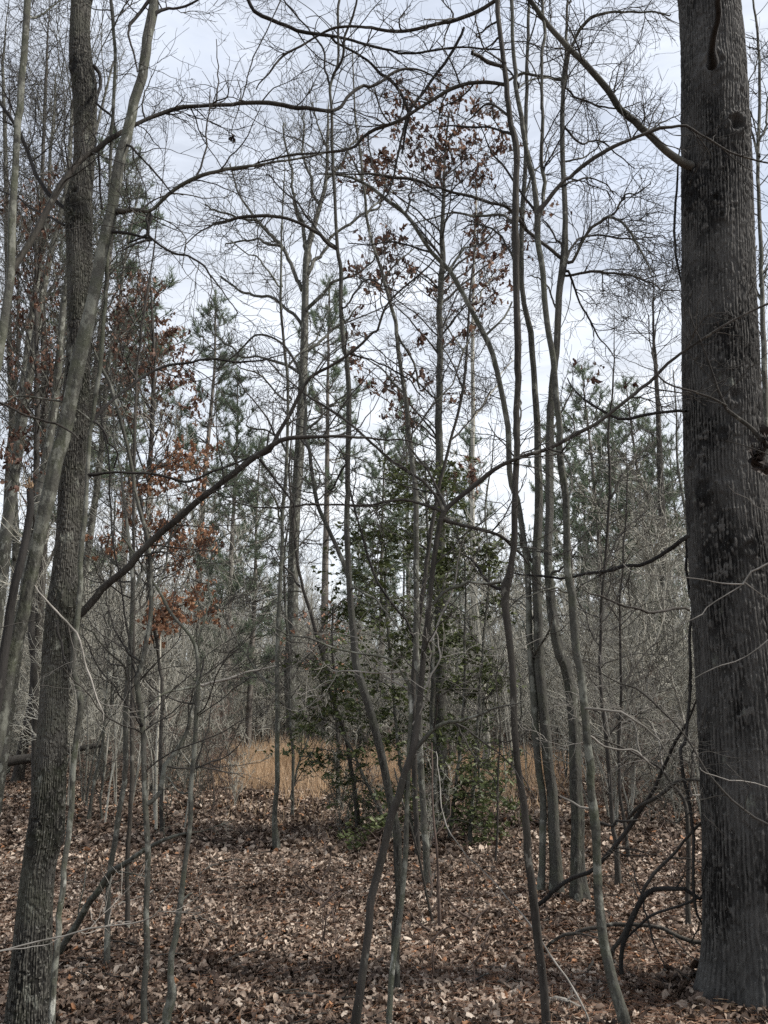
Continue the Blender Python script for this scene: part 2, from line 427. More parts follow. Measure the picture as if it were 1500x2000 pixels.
def scatter(n, y0, y1, power, spread=0.62, margin=1.1):
    u = rng.random(n); Y = (y0 ** (1 + power) + u * (y1 ** (1 + power) - y0 ** (1 + power))) ** (1 / (1 + power))
    X = rng.uniform(-1, 1, n) * (Y * spread + margin)
    return X, Y
litter = []
def litter_layer(n, y0, y1, size, rows, kind, name, label, power=1.0):
    X, Y = scatter(n, y0, y1, power)
    z = h(X, Y) + rng.uniform(0.004, 0.05, n)
    rn = np.clip(rng.beta(1.25, 1.55, n) + 0.13 * (np.sin(2.3 * X + 1.1 * np.sin(1.9 * Y)) * np.sin(2.9 * Y + 0.8 * np.sin(2.7 * X))), 0, 0.975); rn[rng.random(n) < 0.02] = 1.0
    o = leaves(name, np.stack([X, Y, z], 1), size * rng.uniform(0.55, 1.3, n), 0.42, M_litter, rows=rows, kind=kind, rnd=rn, curl=1.2, lift=0.6)
    tag(o, label, 'fallen leaves', kind='stuff')
litter_layer(72000, 3.1, 9.0, 0.062, 7, 'oak', 'leaf_litter', 'curled lobed oak leaves lying over the nearer forest floor')
litter_layer(105000, 3.1, 9.0, 0.044, 5, 'oval', 'leaf_litter', 'smaller oval dead leaves mixed into the nearer forest floor')
litter_layer(150000, 8.5, 22, 0.078, 4, 'oval', 'leaf_litter', 'pale brown carpet of fallen leaves under the middle distance trees')
litter_layer(60000, 21, 60, 0.15, 3, 'oval', 'leaf_litter', 'far carpet of fallen leaves running under the grey thicket')

n = 1500; aa = rng.uniform(0, 2 * math.pi, n); rr_ = 0.36 + np.abs(rng.normal(size=n)) * 0.16
c0 = at(1480, 1985, 4.75); X = c0[0] + np.cos(aa) * rr_; Y = 4.75 + np.sin(aa) * rr_
tag(leaves('leaf_litter', np.stack([X, Y, h(X, Y) + 0.02 + np.clip(0.09 - (rr_ - 0.36) * 0.35, 0, 0.09) * rng.random(n)], 1), 0.07 * rng.uniform(0.6, 1.2, n), 0.6, M_litter, rows=5, kind='oval', rnd=rng.beta(1.2, 1.8, n) * 0.95, curl=1.4), 'dead leaves drifted against the root flare of the massive trunk', 'fallen leaves', kind='stuff')

# pine straw among the leaves
n = 20000
X, Y = scatter(n, 3.2, 8.5, 1.0)
cl = np.stack([rng.normal(1.6, 0.9, n), rng.normal(4.7, 0.8, n)], 1); pick = rng.random(n) < 0.35
X[pick] = cl[pick, 0]; Y[pick] = cl[pick, 1]
bz = np.stack([X, Y, h(X, Y) + rng.uniform(0.03, 0.075, n)], 1)
aa = rng.uniform(0, 2 * math.pi, n); ll = rng.uniform(0.08, 0.17, n)
tp = bz + np.stack([np.cos(aa) * ll, np.sin(aa) * ll, rng.normal(size=n) * 0.012], 1)
tag(blades('pine_straw', bz, tp, 0.0022, M_straw), 'rust brown pine needles strewn over the near leaves by the big trunk', 'pine straw', kind='stuff')

# ------------------------------------------------------------------ traced trees
def parse(s):
    o_ = []
    for a in s.split():
        v = [float(x) for x in a.split(',')]
        o_.append(v if len(v) == 3 else v + [None])
    ws = [k for k, v in enumerate(o_) if v[2] is not None]
    xs = np.arange(len(o_)); w = np.interp(xs, ws, [o_[k][2] for k in ws])
    return [(v[0], v[1], w[k]) for k, v in enumerate(o_)]

def trace(s, Y, Y1=None):
    """pixels with widths -> (n,4) array of x, y, z, radius; depth runs from Y to Y1 along the trace"""
    p = parse(s); n = len(p); Y1 = Y if Y1 is None else Y1
    res = []
    for k, (x, y, w) in enumerate(p):
        q_ = at(x, y, Y + (Y1 - Y) * k / max(1, n - 1))
        res.append([*q_, w / 2 / F * depth(q_) / math.hypot(1, (x - 750) / F)])
    return np.array(res)

def wiggle(C, amp, rg):
    n = len(C)
    if n > 4:
        ln_ = plen(C[:, :3]); m_ = max(3, int(ln_ / (0.13 + amp * 4)))
        kx = np.sort(np.r_[0, rg.uniform(0, n - 1, m_), n - 1])
        for k in range(3): C[1:-1, k] += fbm1(n, 5, rg)[1:-1] * amp + np.interp(np.arange(n), kx, rg.normal(size=m_ + 2) * amp * 0.8)[1:-1]
    C[:, 3] *= 1 + 0.035 * fbm1(n, 6, rg)
    return C

def trunk_mesh(C, sides, base_flare=0.35, rg=rng):
    """tube with uneven, slightly fluted section"""
    P = C[:, :3][None]; n = len(C)
    th = np.arange(sides) * 2 * math.pi / sides
    R = C[:, 3][:, None] * np.ones((1, sides))
    z = C[:, 2]
    fl = 1 + base_flare * np.exp(-np.clip(z, 0, None) / 0.10)
    R = R * fl[:, None]
    for k in range(2, 6):
        ph = fbm1(n, 4, rg) * 0.9 + rg.uniform(0, 6)
        R += C[:, 3][:, None] * 0.045 * np.sin(k * th[None] + ph[:, None]) * (1 + 1.6 * np.exp(-np.clip(z, 0, None) / 0.15))[:, None]
    return P, R[None]

all_tops = []
def tree(name, label, cat, Y, trunk, limbs=(), m=M_thin, sides=12, ext=3.0, twig=1.0, group=None, branchmat=None, tlen=0.55, dens=5.0, wig=0.006, t0=0.35, up=0.25, twm=None, flare=0.35, squash=0.55, uplimbs=5, leafy=None, branch_twigs=1.0, off=False, topdir=None):
    rg = np.random.default_rng(int(sum(ord(c) * (k + 1) for k, c in enumerate(trunk)) % 99991))
    pts = parse(trunk)          # listed from the ground upward
    if Y is None: Y = ground_y(pts[0][0], pts[0][1])
    C = trace(trunk, Y)
    if C[0, 2] > 0.02 or off:   # the foot lies outside the frame
        foot = C[0].copy(); foot[2] = -0.1
        foot[:2] += (C[0, :2] - C[1, :2]) * 0.6 * min(1.5, C[0, 2] / max(0.2, abs(C[1, 2] - C[0, 2])))
        C = np.vstack([foot, C])
    C[0, 2] = h(C[0, 0], C[0, 1]) - 0.12
    base = np.array([C[0, 0], C[0, 1], h(C[0, 0], C[0, 1])])
    if C[1, 2] < 0.02: C[1, 2] = 0.02
    top = C[-1]; d = C[-1, :3] - C[-2, :3]; d /= np.linalg.norm(d)
    if topdir is not None: d = np.array(topdir, float)
    if ext > 0:
        e = []; p = top[:3].copy(); r0 = top[3]; ns = int(ext / 0.5) + 1
        for k in range(ns):
            d = d * 0.85 + np.array([0, 0, 0.15]) + rg.normal(size=3) * 0.04; d /= np.linalg.norm(d)
            p = p + d * ext / ns; e.append([*p, r0 * (1 - 0.85 * (k + 1) / ns)])
        C = np.vstack([C, e])
    C[:, :3] = C[:, :3]
    Cs = wiggle(catmull(C, 0.05 if Y < 6 else 0.12), wig, rg)
    root = empty(name, base, label, cat, group)
    P, R = trunk_mesh(Cs, sides, flare, rg); R = R * (0.88 if name == 'leaning_tree' else 0.94)
    Tubes().add(P, R, sides).build('trunk', m, root, base)
    par, prad, ptl = [], [], []
    bm_ = branchmat or m
    for lb in limbs:
        s, dy = lb[0], lb[1]; lm = lb[2] if len(lb) > 2 and lb[2] is not None else bm_; tw = lb[3] if len(lb) > 3 else 1.0
        Lc = trace(s, Y, Y + dy)
        # root the limb on the trunk's axis
        k = np.argmin(np.linalg.norm(Cs[:, :3] - Lc[0, :3], axis=1))
        if np.linalg.norm(Cs[k, :3] - Lc[0, :3]) < 0.35:
            Lc = np.vstack([[*Cs[k, :3], min(Cs[k, 3] * 0.8, Lc[0, 3] * 1.3)], Lc[0:] if np.linalg.norm(Cs[k, :3] - Lc[0, :3]) > 0.5 * Cs[k, 3] + 0.01 else Lc[1:]])
        Ls = wiggle(catmull(Lc, 0.04 if Y < 7 else 0.12), 0.009 * Y / 4.5, rg); Ls[:, 3] *= 1 + 0.10 * np.abs(fbm1(len(Ls), 6, rg))
        Ls[:, 3] = np.maximum(Ls[:, 3], 0.0012)
        Tubes().add(Ls[:, :3], Ls[:, 3], 7 if Y < 7 else 5).build('limb', lm, root, base)
        p_, r_ = resample(Ls[:, :3], Ls[:, 3], 24)
        par.append(p_); prad.append(r_); ptl.append(tw)
    # limbs above the frame
    if ext > 1.5 and uplimbs:
        p_, r_ = resample(Cs[:, :3], Cs[:, 3], 24)
        z0 = at(750, 330, Y)[2]
        lo = np.clip((z0 - p_[0, 2]) / (p_[-1, 2] - p_[0, 2]), 0.3, 0.85)
        P1, R1 = grow(p_[None], r_[None], uplimbs, lo, 0.97, 1.5 + ext * 0.2, 0.3, (30, 70), 0.45, 0.014, 0.003, 0.3, 23, 0.11, 0.5, 0.7, rg)
        for a_, b_ in zip(P1, R1): par.append(a_); prad.append(b_); ptl.append(1.0)
        for a_, b_ in zip(P1, R1): Tubes().add(a_, b_, 5).build('limb', bm_, root, base)
    # fine twigs
    if twig > 0:
        tp_, tr_ = resample(Cs[:, :3], Cs[:, 3], 24)
        par.append(tp_); prad.append(tr_); ptl.append(0.0)
        PP, RR = np.array(par), np.array(prad)
        ln = plen(PP); tl = np.array(ptl)
        nn = np.round(ln * dens * tl * twig * 1.9).astype(int); nn[-1] = int(ln[-1] * (1 - t0) * dens * 1.0 * twig)
        k = 1.0 if Y < 7 else (Y / 7) ** 0.7
        rmn = 0.0024 * max(1, Y / 5)
        T = Tubes()
        a1, b1 = grow(PP[:-1], RR[:-1], nn[:-1], 0.12, 1, tlen * k, 0.35, (30, 70), 0.55, 0.006 * k, rmn, 0.45, 8, 0.20, up, squash, rg, 0.09)
        a1b, b1b = grow(PP[-1:], RR[-1:], nn[-1:], t0, 1, tlen * 1.3 * k, 0.35, (35, 75), 0.4, 0.007 * k, rmn, 0.45, 8, 0.18, up, squash, rg, 0.09)
        a1 = np.concatenate([a1, a1b]); b1 = np.concatenate([b1, b1b])
        T.add(a1, b1, 4)
        a2, b2 = grow(a1, b1, rg.poisson(3.8 * min(1.2, twig), len(a1)), 0.15, 1, tlen * 0.62 * k, 0.4, (30, 65), 0.7, 0.004 * k, rmn * 0.75, 0.6, 6, 0.22, up * 0.5, squash, rg, 0.10)
        T.add(a2, b2, 3)
        a3, b3 = grow(a2, b2, rg.poisson(1.6 * min(1.2, twig), len(a2)), 0.2, 1, tlen * 0.25 * k, 0.3, (30, 60), 0.8, 0.003 * k, rmn * 0.7, 0.6, 3, 0.2, up * 0.3, squash, rg)
        T.add(a3, b3, 3)
        T.build('crown', twm or M_twig, root, base)
    return root, Cs, base

exec_order = []
# ------------------------------------------------------------------ the large furrowed trunk on the right, and the ridged trunk on the left
def vnoise(u, v, rg, per=None):
    """2-D value noise at u, v (u periodic in per)"""
    nu = per or int(u.max()) + 2; nv = int(v.max() - v.min()) + 3
    g_ = rg.random((nv, nu)); v = v - v.min()
    iu = np.floor(u).astype(int); iv = np.floor(v).astype(int); fu = u - iu; fv = v - iv
    fu = fu * fu * (3 - 2 * fu); fv = fv * fv * (3 - 2 * fv)
    a = g_[iv % nv, iu % nu]; b_ = g_[iv % nv, (iu + 1) % nu]; c_ = g_[(iv + 1) % nv, iu % nu]; d_ = g_[(iv + 1) % nv, (iu + 1) % nu]
    return (a * (1 - fu) + b_ * fu) * (1 - fv) + (c_ * (1 - fu) + d_ * fu) * fv

def bark_trunk(name, C, k, dz, ridges, depth_, zlen, knots, material, parent, base, flare, seed, wob=0.9, brk=0.2):
    """dense tube whose surface carries real furrows, plates and branch collars"""
    rg = np.random.default_rng(seed)
    Cs = catmull(C, dz); n = len(Cs); P = Cs[:, :3]; R0 = Cs[:, 3] * (1.07 if ridges > 60 else 0.97); z = P[:, 2]
    th = np.arange(k) * 2 * math.pi / k
    TH, Z = np.meshgrid(th, z)
    U = TH / (2 * math.pi)
    warp = (vnoise(U * 7 % 7, Z * 1.6, rg, 7) - 0.5) * wob * 2 + (vnoise(U * 22 % 22, Z * 6.0, rg, 22) - 0.5) * wob + (vnoise(U * ridges % ridges, Z / zlen, rg, ridges) - 0.5) * wob * 0.55
    def rid(m_, ph, pw):
        return np.abs(np.sin(np.pi * (U * m_ + warp * m_ / ridges + ph))) ** pw
    gap = vnoise(U * ridges % ridges, Z / zlen * 0.8, rg, ridges)          # ridges thin out and break here and there
    fine = vnoise(U * ridges * 3 % (ridges * 3), Z / zlen * 3.5, rg, ridges * 3)
    inter = 0.5 + 0.5 * np.sin((U * 9 + vnoise(U * 9 % 9, Z * 3, rg, 9)) * 6.283 + vnoise(U * 5 % 5, Z * 2.2, rg, 5) * 9)
    f = rid(ridges, 0, 0.75) * (0.26 + 0.44 * gap) * (0.55 + 0.45 * inter) + rid(int(ridges * 0.6), 0.4, 0.8) * 0.24 * (1 - inter) + 0.12 * rid(ridges * 3, 0.3, 0.7) + 0.24 * fine
    f = f * (1 - brk * (vnoise(U * ridges % ridges, Z / zlen * 2.0 + U * 9, rg, ridges) > 0.72))
    dens_ = vnoise(U * 12 % 12, Z * 4.0, rg, 12)
    speck = (vnoise(U * ridges * 1 % ridges, Z / zlen * 3.2, rg, ridges) > 0.93 - 0.24 * dens_) * 0.55 * (f > 0.34)
    patch = vnoise(U * 9 % 9, Z * 2.2, rg, 9) * 0.45 + vnoise(U * 26 % 26, Z * 7, rg, 26) * 0.45 + 0.52
    R = R0[:, None] * (1 + 0.03 * (vnoise(U * 5 % 5, Z * 1.2, rg, 5) - 0.5))
    fl = np.exp(-np.clip(Z, 0, None) / 0.24)
    butt = 0.7 + 0.4 * np.cos(5 * (TH - math.pi)) + 0.12 * np.cos(9 * TH)
    R = R * (1 + flare * fl * butt) - depth_ * (1 - f)
    irr = vnoise(U * 40 % 40, Z * 22, rg, 40) - 0.5
    for (kx, ky, sz, kind) in knots:
        Yc = P[n // 2, 1]
        q_ = at(kx, ky, Yc - 0.9 * R0.mean()); i_ = np.argmin(np.abs(z - q_[2]))
        off = np.clip((q_[0] - P[i_, 0]) / R0[i_], -0.97, 0.97)
        t0_ = (3 * math.pi / 2 + math.asin(off)) % (2 * math.pi)
        dth = (TH - t0_ + math.pi) % (2 * math.pi) - math.pi
        a = dth * R0[i_]; bz = Z - z[i_]
        rr = np.sqrt(a ** 2 + (bz * 0.85) ** 2) / sz * (1 + 0.55 * irr)
        f = f - 0.75 * np.exp(-(rr / 1.2) ** 4)
        ring = np.exp(-((rr - 0.95) / 0.35) ** 2) * (0.16 + 0.5 * irr) * sz
        hole = np.exp(-(rr / 0.55) ** 2) * (0.55 if kind == 1 else 0.1) * sz
        R = R + ring - hole + np.exp(-(rr / 1.8) ** 2) * sz * 0.25 * kind
    V = np.stack([P[:, None, 0] + R * np.cos(TH), P[:, None, 1] + R * np.sin(TH), Z], -1).reshape(-1, 3)
    i, j = np.meshgrid(np.arange(n - 1), np.arange(k), indexing='ij'); j2 = (j + 1) % k
    q = np.stack([i * k + j, i * k + j2, (i + 1) * k + j2, (i + 1) * k + j], -1).reshape(-1, 4)
    return mesh_obj(name, V, q.ravel(), np.full(len(q), 4), material, parent, base, True, np.clip((f - 0.20) * 0.95 * patch + 0.30 * (fine - 0.4) + speck * 1.7, 0, 1.8).ravel()), Cs

def bough(C, s, Y, dy, m_, parent, base, T=None, jit=0.010, sides=8, start=None):
    Lc = trace(s, Y, Y + dy)
    if start is not None: Lc = np.vstack([[*start, Lc[0, 3] * 1.25], Lc])
    Ls = wiggle(catmull(Lc, 0.05), jit, rng)
    Tubes().add(Ls[:, :3], Ls[:, 3], sides).build('limb', m_, parent, base)
    return resample(Ls[:, :3], Ls[:, 3], 24)

def twigset(par, root, base, dens=5.0, tlen=0.5, Y=4.5, up=0.2, squash=0.55, mat_=None, w=None, name='crown'):
    PP = np.array([p for p, r in par]); RR = np.array([r for p, r in par]); w = np.ones(len(par)) if w is None else np.array(w)
    T = Tubes(); rmn = 0.0024 * max(1, Y / 5)
    a1, b1 = grow(PP, RR, np.round(plen(PP) * dens * w * 1.8).astype(int), 0.15, 1, tlen, 0.3, (30, 70), 0.55, 0.006, rmn, 0.4, 7, 0.17, up, squash, rng, 0.05)
    T.add(a1, b1, 4)
    a2, b2 = grow(a1, b1, rng.poisson(4.6, len(a1)), 0.15, 1, tlen * 0.55, 0.4, (30, 65), 0.7, 0.004, rmn * 0.8, 0.5, 5, 0.2, up * 0.5, squash, rng, 0.08); T.add(a2, b2, 3)
    a3, b3 = grow(a2, b2, rng.poisson(2.3, len(a2)), 0.2, 1, tlen * 0.26, 0.3, (30, 60), 0.8, 0.003, rmn * 0.7, 0.6, 3, 0.2, 0.1, squash, rng); T.add(a3, b3, 3)
    T.build(name, mat_ or M_twig, root, base)

# --- big furrowed trunk
YB = 4.75
Cb = trace("1492,1985,222 1484,1850,206 1475,1750,200 1468,1600,194 1455,1400,184 1438,1200,172 1414,900,156 1404,600,143 1398,300,133 1384,0,116", YB)
Cb[0, 2] = -0.12
up_ = []
p = Cb[-1, :3].copy(); r0 = Cb[-1, 3]
for k in range(8):
    p = p + np.array([-0.04 + 0.02 * math.sin(k), 0.03, 1.1]); up_.append([*p, r0 * (1 - 0.105 * (k + 1))])
Cb = np.vstack([Cb, up_])
bB = np.array([Cb[0, 0], YB, 0.0])
rootB = empty('large_tree', bB, 'massive furrowed dark grey trunk rising at the right edge, by far the thickest tree', 'tree')
knotsB = [(1392, 120, 0.075, 1), (1436, 246, 0.075, 1), (1360, 338, 0.06, 0.6), (1450, 180, 0.05, 0.5), (1362, 368, 0.05, 0.8), (1398, 385, 0.03, 1), (1408, 420, 0.03, 1),
          (1413, 630, 0.055, 0.8), (1432, 776, 0.05, 1), (1405, 716, 0.03, 1), (1384, 942, 0.06, 0.9), (1348, 880, 0.04, 0.8), (1412, 845, 0.035, 0.8), (1372, 1118, 0.05, 0.5),
          (1425, 1060, 0.03, 1), (1352, 1395, 0.04, 0.5), (1430, 1010, 0.03, 0.8), (1330, 700, 0.04, 0.8), (1462, 1070, 0.05, 0.6), (1418, 955, 0.03, 0.8)]
low = Cb.copy()
low = low[:12]
_, CsB = bark_trunk('trunk', Cb[:12], 1100, 0.012, 74, 0.018, 0.07, knotsB, M_big, rootB, bB, 0.36, 3, 0.5, 0.5)
Ctop = catmull(Cb[11:], 0.2); P, R = trunk_mesh(Ctop, 24, 0, rng); Tubes().add(P, R, 24).build('upper_trunk', M_big, rootB, bB)
parB = []
YF = YB - 0.33
parB.append(bough(Cb, "1366,330,19 1345,322,18 1320,305,15 1290,280,14 1230,225,13 1180,175,13 1130,125,12 1080,75,11 1040,20,10 1010,-40,9 960,-150,6 900,-260,3", YF + 0.25, -0.5, M_mid, rootB, bB))
parB.append(bough(Cb, "1391,125,26 1391,95,17 1396,50,14 1405,0,13 1420,-80,10 1450,-200,5", YF, -0.9, M_dark, rootB, bB))
parB.append(bough(Cb, "1345,1046,10 1320,1068,10 1300,1080,9 1250,1105,8 1200,1118,7 1130,1127,6 1060,1125,5 1000,1118,3", YB - 0.2, 0.35, M_dark, rootB, bB))
parB.append(bough(Cb, "1345,1189,6 1335,1190,6 1300,1192,6 1260,1193,6 1220,1180,5 1175,1160,4 1140,1152,2", YB - 0.2, -0.5, M_brown, rootB, bB))
rustB = bough(Cb, "1340,803,6 1330,805,6 1280,808,6 1230,818,6 1190,805,5 1150,785,4 1122,757,3 1108,738,2", YB - 0.15, 0.4, M_dark, rootB, bB); parB.append(rustB)
twigset(parB, rootB, bB, 3.2, 0.42, 4.6, 0.15, 0.5, M_twig, [1, 0.5, 0.5, 0.7, 1.0])
# canopy above the frame
Pt, Rt = resample(Ctop[:, :3], Ctop[:, 3], 24)
P1, R1 = grow(Pt[None], Rt[None], 16, 0.25, 0.98, 4.5, 0.4, (35, 70), 0.5, 1, 0.01, 0.15, 23, 0.08, 0.5, 1, rng)
T = Tubes().add(P1, R1, 6); P2, R2 = grow(P1, R1, 9, 0.2, 1, 1.5, 0.4, (30, 60), 0.5, 1, 0.004, 0.3, 6, 0.15, 0.3, 1, rng); T.add(P2, R2, 4)
P3, R3 = grow(P2, R2, 5, 0.2, 1, 0.6, 0.3, (30, 60), 0.5, 1, 0.0025, 0.5, 4, 0.2, 0.2, 1, rng); T.add(P3, R3, 3); T.build('crown', M_twig, rootB, bB)
def px_leaves(lst, Y, per, rad, size, material, parent, base, kind='oak', name='dead_leaves', jy=0.4, curl=1.4):
    pts = []
    for (x, y) in lst:
        c_ = at(x, y, Y + rng.normal() * jy); k = max(1, rng.poisson(per))
        o_ = rng.normal(size=(k, 3)) * np.array([rad, rad, rad * 0.7]); pts.append(c_ + o_)
    pts = np.vstack(pts)
    return leaves(name, pts, size * rng.uniform(0.6, 1.2, len(pts)), 0.5, material, parent, base, rows=5, kind=kind, hang=True, curl=curl)
px_leaves([(1131, 706), (1158, 703), (1166, 708), (1105, 740), (1162, 742), (1168, 746), (1238, 752)], 4.85, 3, 0.022, 0.055, M_oak, rootB, bB, jy=0.1)
# two papery clumps of dead leaves on the limb in front of the trunk come with that limb's tree below

# --- ridged trunk on the left
YA = 4.25
Ca = trace("50,2055,96 60,1900,86 66,1800,78 75,1700,72 90,1615,76 100,1475,68 106,1350,62 112,1250,62 122,1180,68 126,1130,58 134,1050,55 139,950,54 144,850,55 150,760,54 155,650,52 155,500,55 154,430,58 153,405,57 163,330,46 166,250,48 165,170,54 158,115,51 156,60,44 159,0,43", YA)
Ca[0, 2] = -0.12
p = Ca[-1, :3].copy(); r0 = Ca[-1, 3]; e = []
for k in range(6):
    p = p + np.array([0.05 - 0.03 * k, 0.04, 0.9]); e.append([*p, r0 * (1 - 0.13 * (k + 1))])
bA = np.array([Ca[0, 0], YA, 0.0])
rootA = empty('forest_tree', bA, 'sturdy straight trunk with finely ridged bark at left, broad collar where a limb leaves it', 'tree')
knotsA = [(135, 1165, 0.05, 0.6), (150, 405, 0.05, 0.5), (148, 375, 0.03, 1), (118, 1640, 0.035, 0.9), (64, 1640, 0.035, 0.8), (140, 125, 0.04, 0.4), (165, 800, 0.02, 0.5), (110, 1325, 0.02, 0.6)]
_, CsA = bark_trunk('trunk', Ca, 450, 0.007, 44, 0.008, 0.035, knotsA, M_mid, rootA, bA, 0.15, 11, 0.7, 0.7)
Ctop = catmull(np.vstack([Ca[-1:], e]), 0.2); P, R = trunk_mesh(Ctop, 16, 0, rng); Tubes().add(P, R, 16).build('upper_trunk', M_fine, rootA, bA)
parA = []
stA = at(128, 1195, YA)
parA.append(bough(Ca, "157,1196,16 196,1150,15 238,1115,15 280,1070,14 315,1038,14 350,1010,13 385,979,13 420,953,12 455,926,12 500,893,12 521,881,11 538,846,8 563,804,8 580,769,7 605,734,7 640,716,6 675,695,6 710,671,6 731,650,5 738,644,5 752,595,5 780,560,4 815,532,4 850,504,3", YA, -0.4, M_brown, rootA, bA, start=stA))
parA.append(bough(Ca, "500,893,11 552,867,9 605,858,8 650,851,6 682,850,5 745,856,4 800,866,3 850,880,2", YA - 0.2, -0.2, M_brown, rootA, bA))
parA.append(bough(Ca, "507,896,6 528,923,5 545,948,5 570,979,4 573,1010,3 560,1040,2", YA - 0.2, 0.1, M_dark, rootA, bA))
parA.append(bough(Ca, "130,407,10 126,406,9 101,385,9 84,360,9 63,315,8 35,262,8 0,208,7 -60,120,5", YA, 0.2, M_dark, rootA, bA))
parA.append(bough(Ca, "126,440,6 90,425,5 50,405,4 0,376,4 -50,350,3", YA, 0.3, M_dark, rootA, bA))
parA.append(bough(Ca, "183,128,8 193,148,7 196,175,6 198,200,5 208,225,5 219,250,4 232,268,3", YA - 0.05, -0.1, M_dark, rootA, bA))
parA.append(bough(Ca, "193,290,5 196,330,5 197,370,4 200,410,4", YA - 0.05, 0.1, M_dark, rootA, bA))
parA.append(bough(Ca, "112,1210,5 115,1252,5 133,1297,5 150,1343,4 156,1375,3", YA - 0.17, -0.1, M_dark, rootA, bA))
twigset(parA, rootA, bA, 3.8, 0.5, 4.2, 0.2, 0.5, M_twig, [1.1, 1.3, 1, 1, 1, 0.4, 0.2, 0])
Pt, Rt = resample(Ctop[:, :3], Ctop[:, 3], 24)
P1, R1 = grow(Pt[None], Rt[None], 10, 0.1, 0.98, 2.6, 0.4, (35, 65), 0.5, 1, 0.008, 0.15, 23, 0.09, 0.5, 1, rng)
T = Tubes().add(P1, R1, 5); P2, R2 = grow(P1, R1, 8, 0.2, 1, 0.9, 0.4, (30, 60), 0.5, 1, 0.003, 0.3, 6, 0.15, 0.3, 1, rng); T.add(P2, R2, 3); T.build('crown', M_twig, rootA, bA)

# snapped bits of twig on the leaves
n = 1400; X, Y = scatter(n, 3.3, 14, 1.0); aa = rng.uniform(0, 6.28, n); ll = rng.uniform(0.05, 0.32, n); tt = np.linspace(-0.5, 0.5, 5)
P = np.stack([X[:, None] + np.cos(aa)[:, None] * ll[:, None] * tt + rng.normal(size=(n, 5)) * 0.006, Y[:, None] + np.sin(aa)[:, None] * ll[:, None] * tt + rng.normal(size=(n, 5)) * 0.006, h(X, Y)[:, None] + 0.05 + rng.uniform(0, 0.03, (n, 1)) + rng.normal(size=(n, 5)) * 0.006], -1)
tag(Tubes().add(P, rng.uniform(0.0015, 0.0045, (n, 1)) * np.ones((1, 5)), 4).build('twig_litter', M_brown), 'small snapped twigs scattered through the fallen leaves', 'twigs', kind='stuff')

# ------------------------------------------------------------------ traced trees (pixels of the photograph, from the foot upward)
tree('leaning_tree', 'leaning pale mottled trunk crossing in front of the ridged trunk at left', 'tree', 3.95,
     "-60,1640,36 -5,1440,34 17,1300,34 33,1245,30 49,1175,30 64,1105,31 78,1035,31 95,965,33 111,895,32 127,825,31 137,780,31 150,720,33 163,660,32 177,600,28 191,530,26 207,455,25 219,385,23 234,315,23 252,245,21 270,175,20 285,105,21 300,0,21",
     [("222,412,9 259,411,8 290,415,7 315,392,7 336,371,7 367,350,7 420,329,6 455,325,6 500,321,5 570,313,4 640,296,3", -0.2, M_thin, 1.3),
      ("289,416,7 290,440,6 289,456,7 294,463,5 332,486,4 364,500,4 402,532,4 427,560,3 465,612,2", -0.3, M_dark, 1.2),
      ("290,460,5 252,480,4 227,493,2", -0.1, M_dark, 1),
      ("296,40,6 330,22,5 385,2,4 430,-20,3", 0.1, M_dark, 1),
      ("292,5,7 270,28,6 252,45,6 247,55,5 253,85,4 262,110,4 268,140,3", -0.1, M_dark, 1),
      ("250,288,5 275,310,4 300,330,4 325,360,3 342,380,2", -0.1, M_dark, 1)],
     M_smooth, 18, 4.0, 1.0, dens=3.4, t0=0.7, flare=0.15, off=True, wig=0.005)
tree('bare_tree', 'mottled stem leaving the top left corner with a long limb bowing right over the sky', 'tree', 3.75,
     "-120,1500,26 -60,1000,24 -15,760,22 3,665,21 12,595,20 20,525,20 22,420,19 30,315,17 38,210,17 48,105,16 54,0,16",
     [("22,520,14 35,500,13 60,462,13 95,400,13 130,345,13 170,305,12 225,268,11 265,244,8 300,228,8 350,212,8 410,207,7 470,200,7 542,196,7 587,206,7 640,212,6 661,206,6 682,189,6 706,171,6 745,157,5 773,140,5 804,133,4 836,140,3 878,171,2", 0.9, M_brown, 1.1)],
     M_smooth, 16, 3.5, 1.0, dens=3.4, t0=0.75, off=True, wig=0.005)
tree('sapling', 'slim stem with chalky lichen patches hugging the right side of the ridged left trunk', 'sapling', 4.0,
     "97,2060,17 101,2000,15 104,1930,14 108,1860,14 114,1790,13 121,1720,13 131,1650,13 136,1580,13 140,1510,13 147,1440,13 154,1375,15 145,1325,12 140,1300,12 145,1245,13 150,1175,12 153,1105,12 159,1035,12 164,965,10 170,895,10 177,825,10 187,755,9 194,700,10 201,595,9 207,525,9 210,420,8 215,315,7 219,245,7 222,175,7 226,105,7 223,70,7 217,0,7",
     [("175,926,6 217,918,5 262,919,5 308,926,5 350,939,5 371,942,5 402,930,4 455,907,4 500,888,3 540,870,2", 0.1, M_dark, 0.7),
      ("184,822,6 220,786,6 245,765,5 280,741,5 315,725,5 367,715,5 413,706,4 500,706,3 560,690,2", 0.5, M_dark, 1),
      ("184,822,5 150,797,4 115,781,4 70,778,4 35,778,3 0,790,3 -60,810,2", -0.2, M_thin, 1),
      ("186,822,5 205,843,5 215,866,4 232,888,4 222,915,3", 0.1, M_dark, 0.7)],
     M_smooth, 12, 3.0, 1.0, dens=3.2, t0=0.5, flare=0.1, off=True, wig=0.005)
